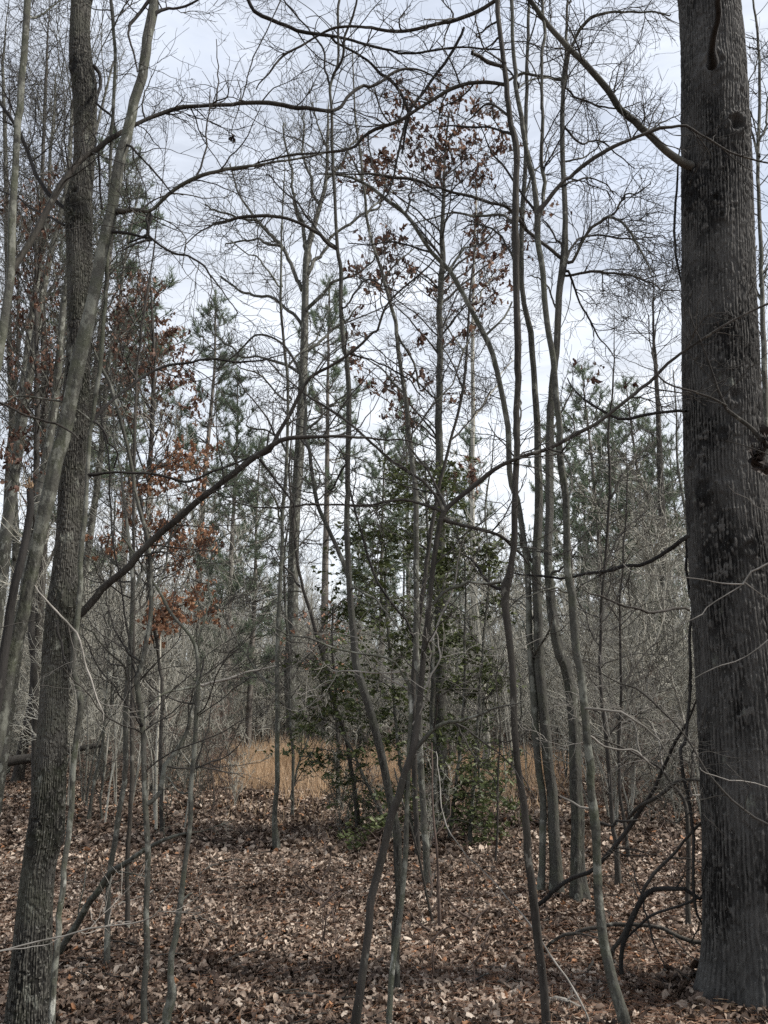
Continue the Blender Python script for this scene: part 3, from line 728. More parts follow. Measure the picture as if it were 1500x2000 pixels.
tree('sapling', 'forked grey sapling left of centre whose side stem slants right, nearest of the thin stems', 'sapling', 4.25,
     "283,2003,14 284,1930,13 289,1860,13 287,1790,12 289,1720,12 287,1650,12 283,1580,12 282,1545,11 278,1440,11 273,1370,11 268,1330,11 276,1297,11 287,1227,10 292,1157,9 287,1070,9 280,1028,9 266,982,9 261,947,8 252,877,8 241,825,8 231,790,8 217,748,8 203,720,7 190,690,5 170,640,3",
     [("284,1575,9 308,1545,9 325,1503,9 350,1450,9 364,1405,8 381,1363,7 392,1320,6 398,1280,4", 0.15, M_smooth, 0.5),
      ("292,1160,5 301,1147,5 320,1100,4 330,1040,4 350,990,3 380,950,2", 0.2, None, 1),
      ("278,1420,4 255,1385,4 220,1330,3 190,1300,3 160,1240,2", -0.2, M_dark, 1)],
     M_thin, 12, 0.4, 1.0, dens=4.0, t0=0.3, flare=0.1, uplimbs=0)
tree('sapling', 'crooked pale grey sapling with whitish flecks, bent near its foot, left of centre', 'sapling', 4.25,
     "327,2000,16 329,1982,16 338,1947,17 336,1912,12 339,1860,12 345,1807,12 352,1755,12 359,1702,11 366,1650,10 371,1597,10 371,1545,10 376,1510,9 381,1457,9 385,1405,9 388,1345,10 388,1332,8 381,1262,7 360,1227,6 332,1196,6 301,1147,5 270,1100,4 230,1040,3 190,1010,2",
     [("391,1345,5 392,1325,5 398,1285,3", 0.05, M_dark, 0),
      ("386,1330,6 415,1325,5 450,1320,5 500,1308,3 540,1300,2", 0.1, M_twigp, 1.5),
      ("386,1340,5 350,1345,4 320,1365,3 290,1380,2", -0.2, None, 1),
      ("383,1250,4 402,1190,4 403,1140,3 420,1085,3 440,1060,2", 0.2, None, 1),
      ("371,1548,4 345,1535,3 320,1515,2", 0.2, None, 1),
      ("350,1765,5 358,1757,4 375,1745,2", 0.1, None, 0.5)],
     M_smooth, 12, 0.3, 1.0, dens=4.4, t0=0.4, flare=0.1, uplimbs=0)
tree('sapling', 'grey sapling with a small root flare standing in the leaves behind the slanting fallen limb', 'sapling', None,
     "212,1912,16 212,1860,13 213,1755,12 220,1692,12 231,1632,12 241,1562,11 245,1510,11 247,1457,11 248,1370,11 252,1300,10 257,1175,9 255,1105,8 247,1035,7 238,965,6 232,900,5 220,830,4 215,760,3",
     [("256,1150,4 285,1110,4 330,1060,3 370,1000,2", 0.4, None, 1), ("250,1330,4 230,1290,4 190,1250,3 150,1215,2", -0.3, None, 1)],
     M_thin, 12, 1.0, 1.0, dens=4.2, t0=0.35, uplimbs=0)
tree('sapling', 'dark thin sapling just right of the flared grey sapling, its foot higher up the slope', 'sapling', None,
     "245,1825,10 248,1720,10 250,1615,9 257,1527,9 257,1440,9 259,1335,8 262,1200,7 261,1000,6 262,860,6 266,720,5 273,665,5 287,560,4 300,480,3 310,400,2",
     [("262,1200,4 300,1150,3 345,1120,2", 0.4, None, 1), ("262,950,4 300,900,3 340,830,2", 0.5, None, 1), ("266,740,3 240,690,3 215,620,2", -0.3, None, 1)],
     M_brown, 10, 1.5, 1.2, dens=4.2, t0=0.3, uplimbs=0)
tree('forest_tree', 'dark upright trunk standing behind the ridged trunk near the left edge', 'tree', None,
     "30,1541,32 38,1496,25 52,1422,23 63,1370,22 70,1300,22 73,1245,20 82,1100,18 88,900,16 85,700,14 80,500,11 84,300,9 90,150,7",
     [("80,1120,8 120,1050,6 170,990,4", 0.8, None, 1), ("88,900,8 130,820,6 200,760,4 280,720,3", 1.0, None, 1.2), ("86,800,7 50,720,6 0,660,4", -1, None, 1.2), ("84,600,6 130,520,5 200,470,3", 1, None, 1.2), ("82,500,6 40,420,4 10,330,3", 1, None, 1.2)],
     M_brown, 12, 3.0, 1.3, dens=3.4, t0=0.3, tlen=0.9)
tree('forest_tree', 'grey trunk farther back at the left edge beside the dark upright one', 'tree', 19.0,
     "10,1500,20 14,1400,19 20,1250,18 30,1100,17 26,900,15 20,700,13 14,500,11 10,300,9 6,150,7",
     [("28,1080,7 80,980,5 140,930,4", 1, None, 1), ("26,900,7 90,820,6 160,700,4", 1, None, 1.2), ("20,700,7 70,600,5 150,540,3", 1, None, 1.2), ("15,500,6 70,420,5 120,360,3", 1, None, 1.2)],
     M_thin, 12, 3.0, 1.3, dens=3.0, t0=0.3, tlen=0.9)
tree('slender_tree', 'slender tree with a curved foot standing alone left of the golden grass', 'tree', None,
     "547,1662,15 538,1625,12 537,1580,10 542,1527,10 541,1475,10 542,1405,10 540,1300,9 542,1245,9 545,1175,9 549,1105,8 552,1000,8 559,930,8 561,860,7 563,790,6 561,737,6 556,685,6 552,650,5 547,595,5 549,490,4 554,385,3",
     [("541,1340,4 500,1310,4 455,1240,3 430,1180,2", 0.4, None, 1), ("549,1100,4 590,1060,3 640,1000,2", 0.5, None, 1), ("552,1010,4 520,960,3 480,930,2", -0.4, None, 1), ("562,780,4 500,730,3 440,700,2", 0.3, None, 1), ("560,720,4 610,660,3 650,600,2", 0.3, None, 1), ("548,560,4 500,500,3 450,470,2", 0.3, None, 1)],
     M_smooth, 12, 1.0, 1.2, dens=3.6, t0=0.3, uplimbs=0)
tree('sapling', 'thin two stemmed sapling in front of the golden grass', 'sapling', None,
     "573,1604,7 572,1545,6 572,1457,6 566,1370,6 568,1300,5 560,1200,5 555,1100,4 565,1000,3 570,900,2",
     [("573,1560,4 580,1500,4 592,1460,3 605,1425,2", 0.2, None, 1), ("566,1340,3 600,1290,3 640,1240,2", 0.3, None, 1), ("560,1210,3 520,1150,2 490,1110,2", 0.3, None, 1)],
     M_thin, 8, 0.5, 1.2, dens=4.0, t0=0.25, uplimbs=0)
tree('forked_tree', 'grey trunk at the centre kinking leftward as it rises, one side limb arching up left', 'tree', 4.8,
     "776,1955,22 773,1895,18 775,1825,18 780,1755,18 776,1685,18 775,1632,18 768,1597,18 761,1562,17 752,1510,17 741,1457,17 727,1405,17 710,1352,17 694,1297,16 691,1245,15 685,1175,13 682,1105,12 680,1035,12 682,965,11 682,895,11 682,790,11 678,702,10 673,682,10 670,630,10 666,595,9 664,525,9 657,483,8 654,420,7 652,350,7 649,280,7 646,210,6 644,168,6 656,133,5 661,105,5 663,0,5",
     [("683,1140,9 668,1094,9 650,1052,8 633,1000,8 619,947,8 605,877,7 596,842,7 594,790,6 587,755,6 570,702,5 535,660,4 500,655,4 460,690,3 420,720,2", 0.8, None, 1.1),
      ("656,487,7 626,462,7 598,443,6 570,430,6 535,423,6 500,423,5 465,427,5 427,437,4 395,455,3 360,490,2", -0.3, M_brown, 1.2),
      ("654,483,5 629,458,4 605,430,4 584,402,4 552,371,3 520,340,2", 0.2, M_dark, 1.1),
      ("644,168,5 635,130,4 625,90,4 600,50,3 560,10,3 540,-30,2", 0.2, M_dark, 1.1),
      ("646,160,5 668,120,5 678,70,4 690,20,4 700,-30,3", -0.2, M_brown, 1),
      ("676,690,4 720,700,3 760,710,3 800,745,3 830,780,2", 0.4, M_dark, 1.1),
      ("673,600,4 700,560,4 730,545,3 790,580,2", 0.5, M_dark, 1.1),
      ("684,1150,4 730,1160,4 760,1200,3 800,1250,2", -0.4, M_thin, 1),
      ("680,905,4 662,930,4 640,960,3", 0.2, M_dark, 1)],
     M_fine, 16, 2.5, 1.0, dens=3.6, t0=0.35, flare=0.12, wig=0.005)
tree('sapling', 'pale flecked thin stem against the centre trunk, its top arching left as whitish branch', 'sapling', 4.2,
     "758,2005,13 762,1947,12 769,1877,12 776,1825,12 783,1772,11 789,1720,11 794,1667,11 797,1597,10 799,1545,9 803,1475,9 806,1422,9 803,1352,8 794,1324,7 780,1305,5 773,1290,5 745,1280,5 710,1276,4 675,1269,4 640,1259,4 605,1245,4 563,1241,3 520,1215,2",
     [("786,1310,4 750,1312,3 700,1315,3 650,1310,2", 0.1, M_twigp, 1), ("806,1400,4 835,1340,4 860,1290,3 850,1230,2", 0.1, M_twigp, 1)],
     M_smooth, 12, 0.0, 1.0, dens=3.4, t0=0.5, flare=0.1, uplimbs=0, twm=M_twigp)
tree('forked_tree', 'brown crooked stem in the centre foreground that forks wide into a Y halfway up', 'tree', 4.2,
     "693,2005,18 703,1930,16 712,1860,15 722,1790,15 727,1744,15 741,1702,15 755,1650,15 766,1597,15 780,1562,15 790,1517,15 808,1468,15 818,1422,13 825,1350,13 832,1245,12 843,1157,11 850,1087,11 860,1028,11 868,1000,12",
     [("868,1000,10 910,960,10 960,920,9 1010,900,8 1060,885,8 1110,860,8 1160,830,7 1190,810,7 1240,770,7 1290,725,7 1330,690,6 1380,660,6 1430,632,6 1500,600,5 1560,575,4", -0.35, M_brown, 0.9),
      ("866,1003,6 836,989,6 797,979,5 745,979,5 692,988,4 640,986,4 570,986,4 500,986,3 440,975,2", 0.2, M_brown, 1.1),
      ("866,997,6 850,965,6 815,930,6 787,911,6 745,881,5 696,839,5 657,807,5 605,772,4 560,740,3 520,700,3", 0.3, M_brown, 1.1),
      ("866,997,6 850,945,5 829,916,5 808,891,4 790,850,3", 0.2, M_brown, 1.1),
      ("862,1010,7 902,1024,6 937,1037,6 972,1052,6 997,1068,5 1030,1100,3", 0.1, M_brown, 1),
      ("812,1460,8 843,1429,7 885,1412,6 920,1403,5 955,1391,5 983,1377,4 1020,1372,2", -0.2, M_thin, 1.2),
      ("846,1182,6 867,1161,6 902,1143,6 937,1141,6 979,1136,5", 0.0, M_thin, 0.6),
      ("838,1250,4 860,1200,4 890,1130,3 905,1060,3 915,1020,2", 0.1, M_twigp, 1)],
     M_brown, 14, 0.0, 1.0, dens=3.4, t0=0.6, flare=0.1, uplimbs=0, wig=0.004)
tree('slender_tree', 'straight grey pole behind the forked centre stems, rooted beside the evergreen shrub', 'tree', None,
     "838,1737,18 832,1667,14 827,1615,14 824,1545,13 820,1475,13 817,1405,13 815,1317,12 810,1280,12 811,1175,12 811,1070,11 811,1000,11 810,947,10 804,895,10 796,825,10 790,772,9 783,720,8 775,650,8 773,630,8 759,577,7 745,525,7 727,472,6 717,420,6 706,315,5 695,230,4 690,150,3",
     [("811,1245,6 804,1238,5 787,1210,5 766,1182,5 738,1140,5 720,1091,5 710,1045,4 696,1000,4 682,937,4 675,905,3 660,870,2", -0.5, M_dark, 0.8),
      ("775,650,5 800,690,4 812,730,4 820,760,3", 0.1, None, 0.5), ("800,850,4 840,800,4 880,750,3 915,680,3 930,640,2", 0.6, None, 1),
      ("790,770,4 740,720,3 700,690,2", 0.5, None, 1), ("750,545,4 790,500,3 830,480,2", 0.4, None, 1), ("717,420,4 760,380,3 800,370,2", 0.4, None, 1), ("708,350,3 680,300,3 640,270,2", 0.4, None, 1)],
     M_thin, 12, 1.5, 1.0, dens=3.2, t0=0.35, uplimbs=0)
tree('slender_tree', 'thin dark stem immediately left of the straight grey pole and partly hidden by it', 'tree', 9.2,
     "816,1690,12 812,1600,11 808,1450,11 808,1300,10 830,1120,9 850,980,8 880,860,6 905,760,6 915,650,5 920,560,4 930,480,3",
     [("880,860,3 920,820,3 960,760,2", 0.5, None, 1), ("905,760,3 870,690,3 840,620,2", 0.5, None, 1)],
     M_brown, 10, 1.0, 1.2, dens=3.6, t0=0.4, uplimbs=0)
tree('slender_tree', 'dark leaning thin stem left of centre, between the golden grass and the evergreen leaves', 'tree', 11.0,
     "700,1602,11 692,1538,9 685,1492,9 675,1433,8 650,1363,8 640,1317,8 636,1297,8 621,1245,7 608,1192,7 594,1150,6 580,1087,6 573,1010,5 565,930,4 570,850,3",
     [("621,1245,4 650,1190,3 690,1150,2", 0.5, None, 1), ("594,1150,4 550,1100,3 520,1050,2", 0.5, None, 1)],
     M_brown, 10, 0.8, 1.1, dens=4.0, t0=0.3, uplimbs=0)
tree('gnarled_tree', 'crooked grey brown trunk right of centre with a pale knot where it kinks', 'tree', 4.15,
     "1067,2030,22 1065,2000,20 1059,1912,19 1052,1860,20 1045,1790,20 1038,1720,19 1031,1667,18 1026,1615,18 1021,1562,16 1012,1510,16 1007,1440,15 1005,1370,15 1001,1300,15 997,1270,15 990,1210,16 987,1160,17 991,1140,20 999,1118,15 1003,1090,13 1006,1035,13 1007,965,13 1009,895,13 1012,790,13 1014,720,14 1014,650,14 1012,595,13 1010,525,13 1009,420,13 1010,350,12 1012,297,13 1005,262,12 999,245,11 995,210,11 990,157,11 985,122,10 979,70,10 972,0,10",
     [("988,165,7 983,164,7 948,161,7 913,164,7 878,175,7 843,196,6 797,224,6 762,245,6 727,262,6 696,280,5 657,290,5 615,296,4 563,301,4 500,318,3 450,335,2", 0.2, M_brown, 1.3),
      ("971,2,7 965,3,7 920,21,7 867,42,7 832,52,6 804,59,6 773,61,6 738,56,6 703,52,5 671,52,5 647,56,5 622,66,4 587,87,4 552,105,4 517,147,3 500,175,2", 0.2, M_brown, 1.3),
      ("984,130,7 955,120,7 925,103,6 922,101,4", -0.1, M_brown, 0),
      ("997,235,5 960,200,4 930,215,3 915,235,2", 0.2, M_brown, 1),
      ("1006,265,5 965,250,4 920,248,4 880,245,3 840,250,2", 0.4, M_dark, 1.1),
      ("1007,440,6 972,420,5 937,415,5 885,413,4 850,425,3 800,440,2", 0.4, M_thin, 1.2),
      ("1007,905,6 1020,850,4 1015,780,3", 0.3, M_thin, 1),
      ("985,1145,7 960,1140,6 935,1100,5 900,1080,3", 0.3, M_dark, 0.9)],
     M_brown, 16, 3.0, 1.0, dens=3.4, t0=0.6, flare=0.1, wig=0.004)
tree('arched_tree', 'slim trunk that rises behind the gnarled one and arches high over to the left', 'tree', None,
     "1052,1764,17 1058,1685,13 1060,1615,14 1061,1562,14 1052,1510,14 1045,1440,14 1042,1370,14 1038,1300,13 1035,1245,13 1031,1175,12 1028,1105,11 1021,1035,11 1010,975,11 997,923,11 993,860,11 988,807,11 979,755,10 965,695,10 948,658,10 923,609,9 902,567,9 878,528,9 843,493,8 815,451,7 790,416,7 762,395,6 727,367,5 696,350,5 668,343,4 620,340,2",
     [("1036,1290,5 1060,1240,4 1080,1200,3", -0.4, M_thin, 1), ("950,660,4 985,620,4 1000,590,3", 0.2, M_thin, 1), ("878,528,4 900,490,4 940,470,3 980,440,2", 0.3, M_thin, 1.2), ("845,495,4 800,480,4 740,472,3 680,475,2", 0.4, M_dark, 1.3), ("792,418,4 800,370,3 830,330,2", 0.4, M_dark, 1.2)],
     M_smooth, 14, 0.0, 1.0, dens=3.4, t0=0.45, uplimbs=0)
tree('forest_tree', 'first of two straight fine barked trunks right of centre, nearer the gnarled one', 'tree', None,
     "1087,1765,30 1084,1685,25 1080,1615,23 1075,1545,22 1068,1475,21 1061,1405,20 1052,1300,20 1049,1280,19 1047,1210,18 1045,1140,17 1045,1087,17 1049,1035,17 1051,965,16 1049,860,14 1045,790,13 1040,720,12 1035,650,12 1021,595,10 1016,500,10 1020,400,9 1026,300,8 1030,150,7 1036,0,6",
     [("1045,1095,8 1034,1080,7 1020,1060,6 1012,1040,4", 0, None, 0.4), ("1049,870,5 1080,830,4 1120,760,3", 0.3, None, 1), ("1018,520,5 980,460,4 940,440,3 900,450,2", 0.4, None, 1.2), ("1022,380,4 1060,320,3 1090,250,2", 0.4, None, 1.2), ("1049,1230,4 1020,1180,3 990,1170,2", 0.4, None, 1)],
     M_fine, 18, 3.5, 1.0, dens=3.0, t0=0.5, flare=0.3)
tree('forest_tree', 'second straight fine barked trunk right of centre, pale ringed scar low, branching top', 'tree', None,
     "1138,1775,42 1133,1720,31 1129,1650,27 1128,1580,27 1124,1510,26 1122,1440,25 1117,1370,24 1105,1300,24 1094,1280,24 1084,1227,23 1075,1175,22 1072,1122,19 1070,1070,18 1072,1035,18 1072,965,18 1073,895,18 1075,825,16 1077,755,14 1082,720,14 1087,693,14 1089,630,14 1094,560,14 1101,507,17 1104,455,12 1103,385,11 1100,315,10 1100,245,10 1100,157,8 1105,122,7 1108,70,6 1110,0,5",
     [("1099,505,7 1091,500,7 1070,480,7 1045,462,7 1017,434,7 990,406,6 955,395,6 920,385,6 878,378,5 832,357,5 797,346,5 762,340,5 724,338,4 689,341,3 650,345,2", -0.5, M_brown, 1.4),
      ("1101,500,7 1118,507,6 1145,450,6 1175,428,6 1187,422,6 1205,430,5 1222,443,5 1250,480,4 1270,520,3 1275,540,2", -0.8, M_thin, 1.4),
      ("1187,424,4 1220,395,4 1245,375,3 1270,355,2", -0.8, M_thin, 1.2),
      ("1100,500,5 1090,470,4 1070,440,3 1060,420,2", 0.2, M_dark, 0.6),
      ("1105,535,5 1160,530,5 1230,540,4 1290,565,3 1330,570,2", -0.3, M_brown, 1.4),
      ("1110,540,5 1125,570,4 1150,620,4 1180,660,3 1210,700,2", 0.3, M_dark, 1.2),
      ("1102,500,5 1120,470,4 1160,460,4 1230,470,3 1300,465,2", 0.5, M_dark, 1.5),
      ("1098,170,6 1112,100,6 1140,50,6 1180,25,5 1250,20,4 1310,28,3", -0.6, M_thin, 1.4),
      ("1098,245,4 1130,285,4 1180,280,3 1240,330,2", 0.3, M_dark, 1.3), ("1100,160,5 1060,148,5 1020,147,5 985,160,4 950,185,2", 0.3, M_thin, 1.2),
      ("1100,165,4 1135,190,4 1190,210,3 1250,200,2", 0.3, M_dark, 1.3), ("1103,370,4 1150,350,3 1200,380,2", 0.3, M_dark, 1.3),
      ("1089,600,4 1060,560,3 1030,540,2", 0.3, None, 1), ("1072,1120,5 1100,1105,4 1130,1080,3", -0.3, None, 0.5)],
     M_fine, 20, 3.0, 1.1, dens=4.4, t0=0.62, flare=0.35, tlen=0.75)
tree('curved_tree', 'smooth curved trunk nearest the camera just left of the massive one, with snapped side stub', 'tree', 4.25,
     "1219,2003,25 1206,1958,23 1192,1912,22 1182,1860,20 1173,1790,19 1166,1720,18 1163,1650,17 1161,1604,20 1157,1545,16 1150,1475,16 1145,1387,15 1135,1300,15 1129,1280,15 1122,1210,15 1117,1157,15 1110,1105,14 1108,1035,14 1105,965,14 1096,895,14 1093,807,12 1086,755,12 1083,700,12 1073,647,12 1066,595,12 1060,525,12 1052,472,12 1052,420,13 1045,367,10 1031,297,9 1021,227,9 1012,168,8 1003,70,7 1000,0,7",
     [("1054,418,9 1066,402,8 1077,388,8 1105,357,7 1140,325,7 1175,301,7 1210,280,7 1245,262,6 1266,255,6 1287,248,6 1308,247,5 1340,243,5 1367,262,4 1402,283,4 1437,301,4 1500,318,3 1560,330,2", -0.15, M_brown, 1.1),
      ("1052,425,7 1065,402,7 1063,280,7 1063,140,6 1061,70,6 1056,0,5 1050,-60,4", 0.1, M_thin, 0.9),
      ("1161,1605,9 1180,1604,6 1196,1603,6 1245,1601,3", -0.05, M_dark, 0),
      ("1160,1600,6 1150,1585,5 1119,1568,4 1094,1555,3", 0.1, M_twigp, 0.4),
      ("1143,1384,5 1150,1384,5 1192,1386,5 1245,1405,4 1290,1440,3 1330,1500,2", -0.1, M_twigp, 1.1),
      ("1145,1440,4 1180,1460,4 1230,1465,4 1280,1500,3", 0.1, M_twigp, 1.1),
      ("1118,1160,4 1080,1150,4 1050,1160,3 1010,1175,2", -0.1, M_thin, 1),
      ("1052,415,5 1020,380,4 990,330,4 960,300,3 930,240,2", 0.1, M_dark, 1),
      ("1012,165,4 980,130,3 940,110,2", 0.1, M_dark, 1)],
     M_smooth, 18, 2.0, 1.0, dens=3.2, t0=0.7, flare=0.12, wig=0.005)
tree('slender_tree', 'slim grey stem rising at the far right edge beyond the massive trunk', 'tree', 6.2,
     "1520,1830,18 1512,1500,16 1500,1100,14 1497,900,14 1495,825,13 1493,700,12 1490,595,10 1488,525,9 1485,420,8 1483,280,7 1486,180,6 1478,60,5 1470,0,4",
     [("1490,600,5 1470,560,4 1478,480,3", 0.1, None, 1.2), ("1484,300,5 1465,240,4 1460,180,3 1475,100,2", 0.1, None, 1.3), ("1483,280,4 1500,220,4 1520,140,2", 0.1, None, 1.3), ("1488,560,4 1510,500,3", 0.2, None, 1.3)],
     M_thin, 12, 2.0, 1.0, dens=4.2, t0=0.4)
tree('slender_tree', 'thin stem with leaning companions rooted in bright leaves between the curved and massive trunks', 'tree', None,
     "1208,1736,13 1203,1650,10 1196,1597,9 1192,1527,9 1185,1457,9 1175,1370,8 1172,1250,7 1180,1100,6 1190,960,6 1188,850,5 1195,760,4",
     [("1186,1440,4 1220,1380,3 1250,1320,2", 0.3, None, 1.2), ("1180,1100,4 1215,1040,3 1260,1000,2", 0.3, None, 1.4), ("1172,1260,4 1140,1200,3 1120,1150,2", 0.3, None, 1.2), ("1190,970,3 1230,900,3 1280,860,2", 0.3, None, 1.4)],
     M_brown, 12, 1.0, 1.3, dens=4.2, t0=0.25, uplimbs=0)
tree('sapling', 'short dark sapling right beside the thin stem between the curved and massive trunks', 'sapling', None,
     "1229,1686,9 1220,1615,8 1210,1545,7 1207,1450,7 1212,1350,6 1210,1200,5 1218,1080,4 1225,960,3",
     [("1210,1540,4 1225,1480,3 1240,1400,2", 0.3, None, 1.2), ("1212,1350,4 1250,1290,3 1290,1240,2", 0.3, None, 1.2), ("1211,1210,3 1180,1150,2 1160,1080,2", 0.3, None, 1.2)],
     M_brown, 8, 0.8, 1.3, dens=4.2, t0=0.25, uplimbs=0)
tree('leaning_sapling', 'crooked thin sapling beside the massive trunk, top leaning left into tangled pale twigs', 'sapling', None,
     "1345,1826,12 1343,1755,10 1345,1685,10 1341,1597,9 1336,1559,9 1315,1531,7 1297,1506,6 1275,1490,5 1252,1478,5 1210,1457,4 1157,1436,3 1130,1410,2",
     [("1338,1562,5 1350,1540,5 1352,1500,4 1356,1460,3", 0.1, M_dark, 0.6), ("1300,1510,4 1285,1450,3 1260,1400,2", 0.2, M_twigp, 1.5), ("1250,1478,3 1240,1420,3 1200,1370,2", 0.2, M_twigp, 1.5)],
     M_brown, 10, 0.0, 1.2, dens=6.0, t0=0.4, uplimbs=0, twm=M_twigp)
tree('forest_tree', 'shadowy leaning trunk far back in the thicket, left of the massive trunk', 'tree', 22,
     "1325,1492,24 1318,1475,21 1315,1400,19 1308,1330,18 1300,1250,17 1296,1120,15 1290,950,13 1285,800,10 1280,700,8",
     [("1298,1150,6 1340,1060,5 1380,1000,4", 1, None, 1.2), ("1292,1000,6 1240,930,5 1200,880,3", 1, None, 1.2)],
     M_brown, 12, 3, 1.3, dens=2.4, t0=0.3, tlen=0.9)
tree('slender_tree', 'paired thin stems growing up the right side of the evergreen shrub', 'tree', None,
     "918,1652,10 923,1580,8 930,1475,8 934,1405,7 940,1300,6 950,1200,5 955,1100,4 948,1000,4 960,900,3",
     [("921,1620,6 932,1560,5 938,1480,5 942,1405,4 950,1340,3 965,1270,2", 0.2, None, 0.6), ("945,1240,3 985,1180,3 1010,1120,2", 0.3, None, 1.2)],
     M_thin, 10, 0.8, 1.1, dens=4.2, t0=0.3, uplimbs=0)
tree('sapling', 'hair thin upright stem in the leaves between the evergreen shrub and the gnarled trunk', 'sapling', None,
     "965,1696,5 968,1620,4 971,1545,4 976,1480,4 978,1422,3 970,1350,3 975,1280,2", [("978,1450,3 1000,1440,2 1030,1425,2", 0, None, 1), ("971,1560,2 960,1520,2 950,1500,1", 0.1, None, 1)],
     M_brown, 6, 0.0, 1.0, dens=4, t0=0.4, uplimbs=0)
tree('forest_tree', 'grey pole standing far behind the evergreen shrub to its right, rising through the sky gap', 'tree', 20,
     "951,1485,18 951,1440,12 945,1350,12 935,1250,12 928,1175,11 925,1105,10 922,965,9 923,825,8 923,650,7 925,520,5 930,400,4",
     [("923,820,4 960,760,3 1000,700,2", 1, None, 1.2), ("922,700,4 880,640,3 850,600,2", 1, None, 1.2), ("924,600,4 960,540,3", 1, None, 1.2)],
     M_far, 10, 1.0, 1.3, dens=2.2, t0=0.4, tlen=0.9, uplimbs=0)
tree('sapling', 'reddish upright shoot in the leaves just right of the straight grey pole', 'sapling', None,
     "860,1826,7 857,1755,6 852,1700,5 850,1650,5 846,1545,4 843,1450,3", [("850,1640,3 870,1590,2 880,1560,2", 0.1, None, 0.8)], M_red, 8, 0.0, 1.0, dens=3, t0=0.5, uplimbs=0)
tree('sapling', 'leaning shoot that slants down right in front of the straight grey pole', 'sapling', None,
     "853,1816,7 836,1748,6 818,1667,5 801,1615,5 785,1560,4 770,1500,3", [("836,1745,3 850,1700,2", 0.1, None, 0)], M_brown, 8, 0.0, 0.8, dens=3, t0=0.5, uplimbs=0)
tree('slender_tree', 'thin twin stems back in the leaves between the slanting limb and the far left trunks', 'tree', None,
     "171,1610,9 178,1560,8 187,1510,7 199,1464,7 204,1400,6 212,1300,5 216,1150,4 225,1000,3",
     [("190,1640,5 192,1570,5 200,1490,4 204,1420,3", 0.1, None, 0.4), ("207,1390,3 240,1330,3 270,1290,2", 0.4, None, 1.2)],
     M_thin, 8, 0.8, 1.2, dens=4, t0=0.3, uplimbs=0)
tree('forest_tree', 'straight grey tall tree far off left of centre, fine crown fanning over the middle sky', 'tree', 24,
     "573,1475,26 571,1415,25 566,1315,24 572,1210,23 573,1105,22 575,1035,21 579,965,20 584,895,20 587,825,19 591,737,18 594,650,16 596,560,14 600,490,13 625,400,9 637,350,8 640,280,6 642,215,4",
     [("600,490,9 592,567,9 584,553,8 570,525,8 552,486,7 535,465,7 500,427,6 470,380,4 450,320,3", 1, None, 1.6),
      ("600,490,8 590,440,7 575,400,6 570,350,5 560,290,4 555,240,3", 0.5, None, 2), ("597,540,7 640,480,6 680,440,5 740,400,4 760,350,3", 1, None, 1.8),
      ("595,620,6 640,560,6 700,530,4 760,480,3", -1, None, 1.6), ("594,640,6 540,590,6 480,570,5 430,540,3", 1, None, 1.8), ("627,400,6 600,340,5 590,280,4 595,220,3", 1, None, 2),
      ("637,350,5 680,300,4 700,250,3", 1, None, 2), ("590,740,6 530,700,5 470,690,4 420,650,3", 1, None, 1.6), ("590,700,6 650,650,5 700,600,3", 1, None, 1.5), ("640,290,4 620,240,3 610,200,3", 0, None, 2),
      ("500,430,5 440,420,4 400,400,3", 0, None, 1.8), ("552,486,5 500,470,4 440,480,3", 0, None, 1.8), ("586,850,5 640,800,4 690,760,3", 0, None, 1.2), ("584,900,5 530,850,4 480,830,3", 0, None, 1.2)],
     M_thin, 14, 0.5, 0.8, dens=1.7, t0=0.75, tlen=0.8, up=0.9, uplimbs=0, twm=M_thin, squash=1.0)
# ------------------------------------------------------------------ copies
def copy_thing(root, loc, rot=0.0, scl=1.0, label=None, tilt=(0, 0)):
    r = root.copy(); col.objects.link(r)
    r.location = loc; r.rotation_euler = (tilt[0], tilt[1], rot); r.scale = (scl, scl, scl)
    if label: r['label'] = label
    for ch in list(root.children):
        c = ch.copy(); col.objects.link(c); c.parent = r
    return r

def place(root, loc, rot=0.0, scl=1.0, label=None, tilt=(0, 0)):
    """the first placement moves the source itself"""
    if root.get('_used') is None:
        root['_used'] = 1
        root.location = loc; root.rotation_euler = (tilt[0], tilt[1], rot); root.scale = (scl, scl, scl)
        if label: root['label'] = label
        return root
    return copy_thing(root, loc, rot, scl, label, tilt)

def at_x(px, Y, py=1400):
    return at(px, py, Y)[0]

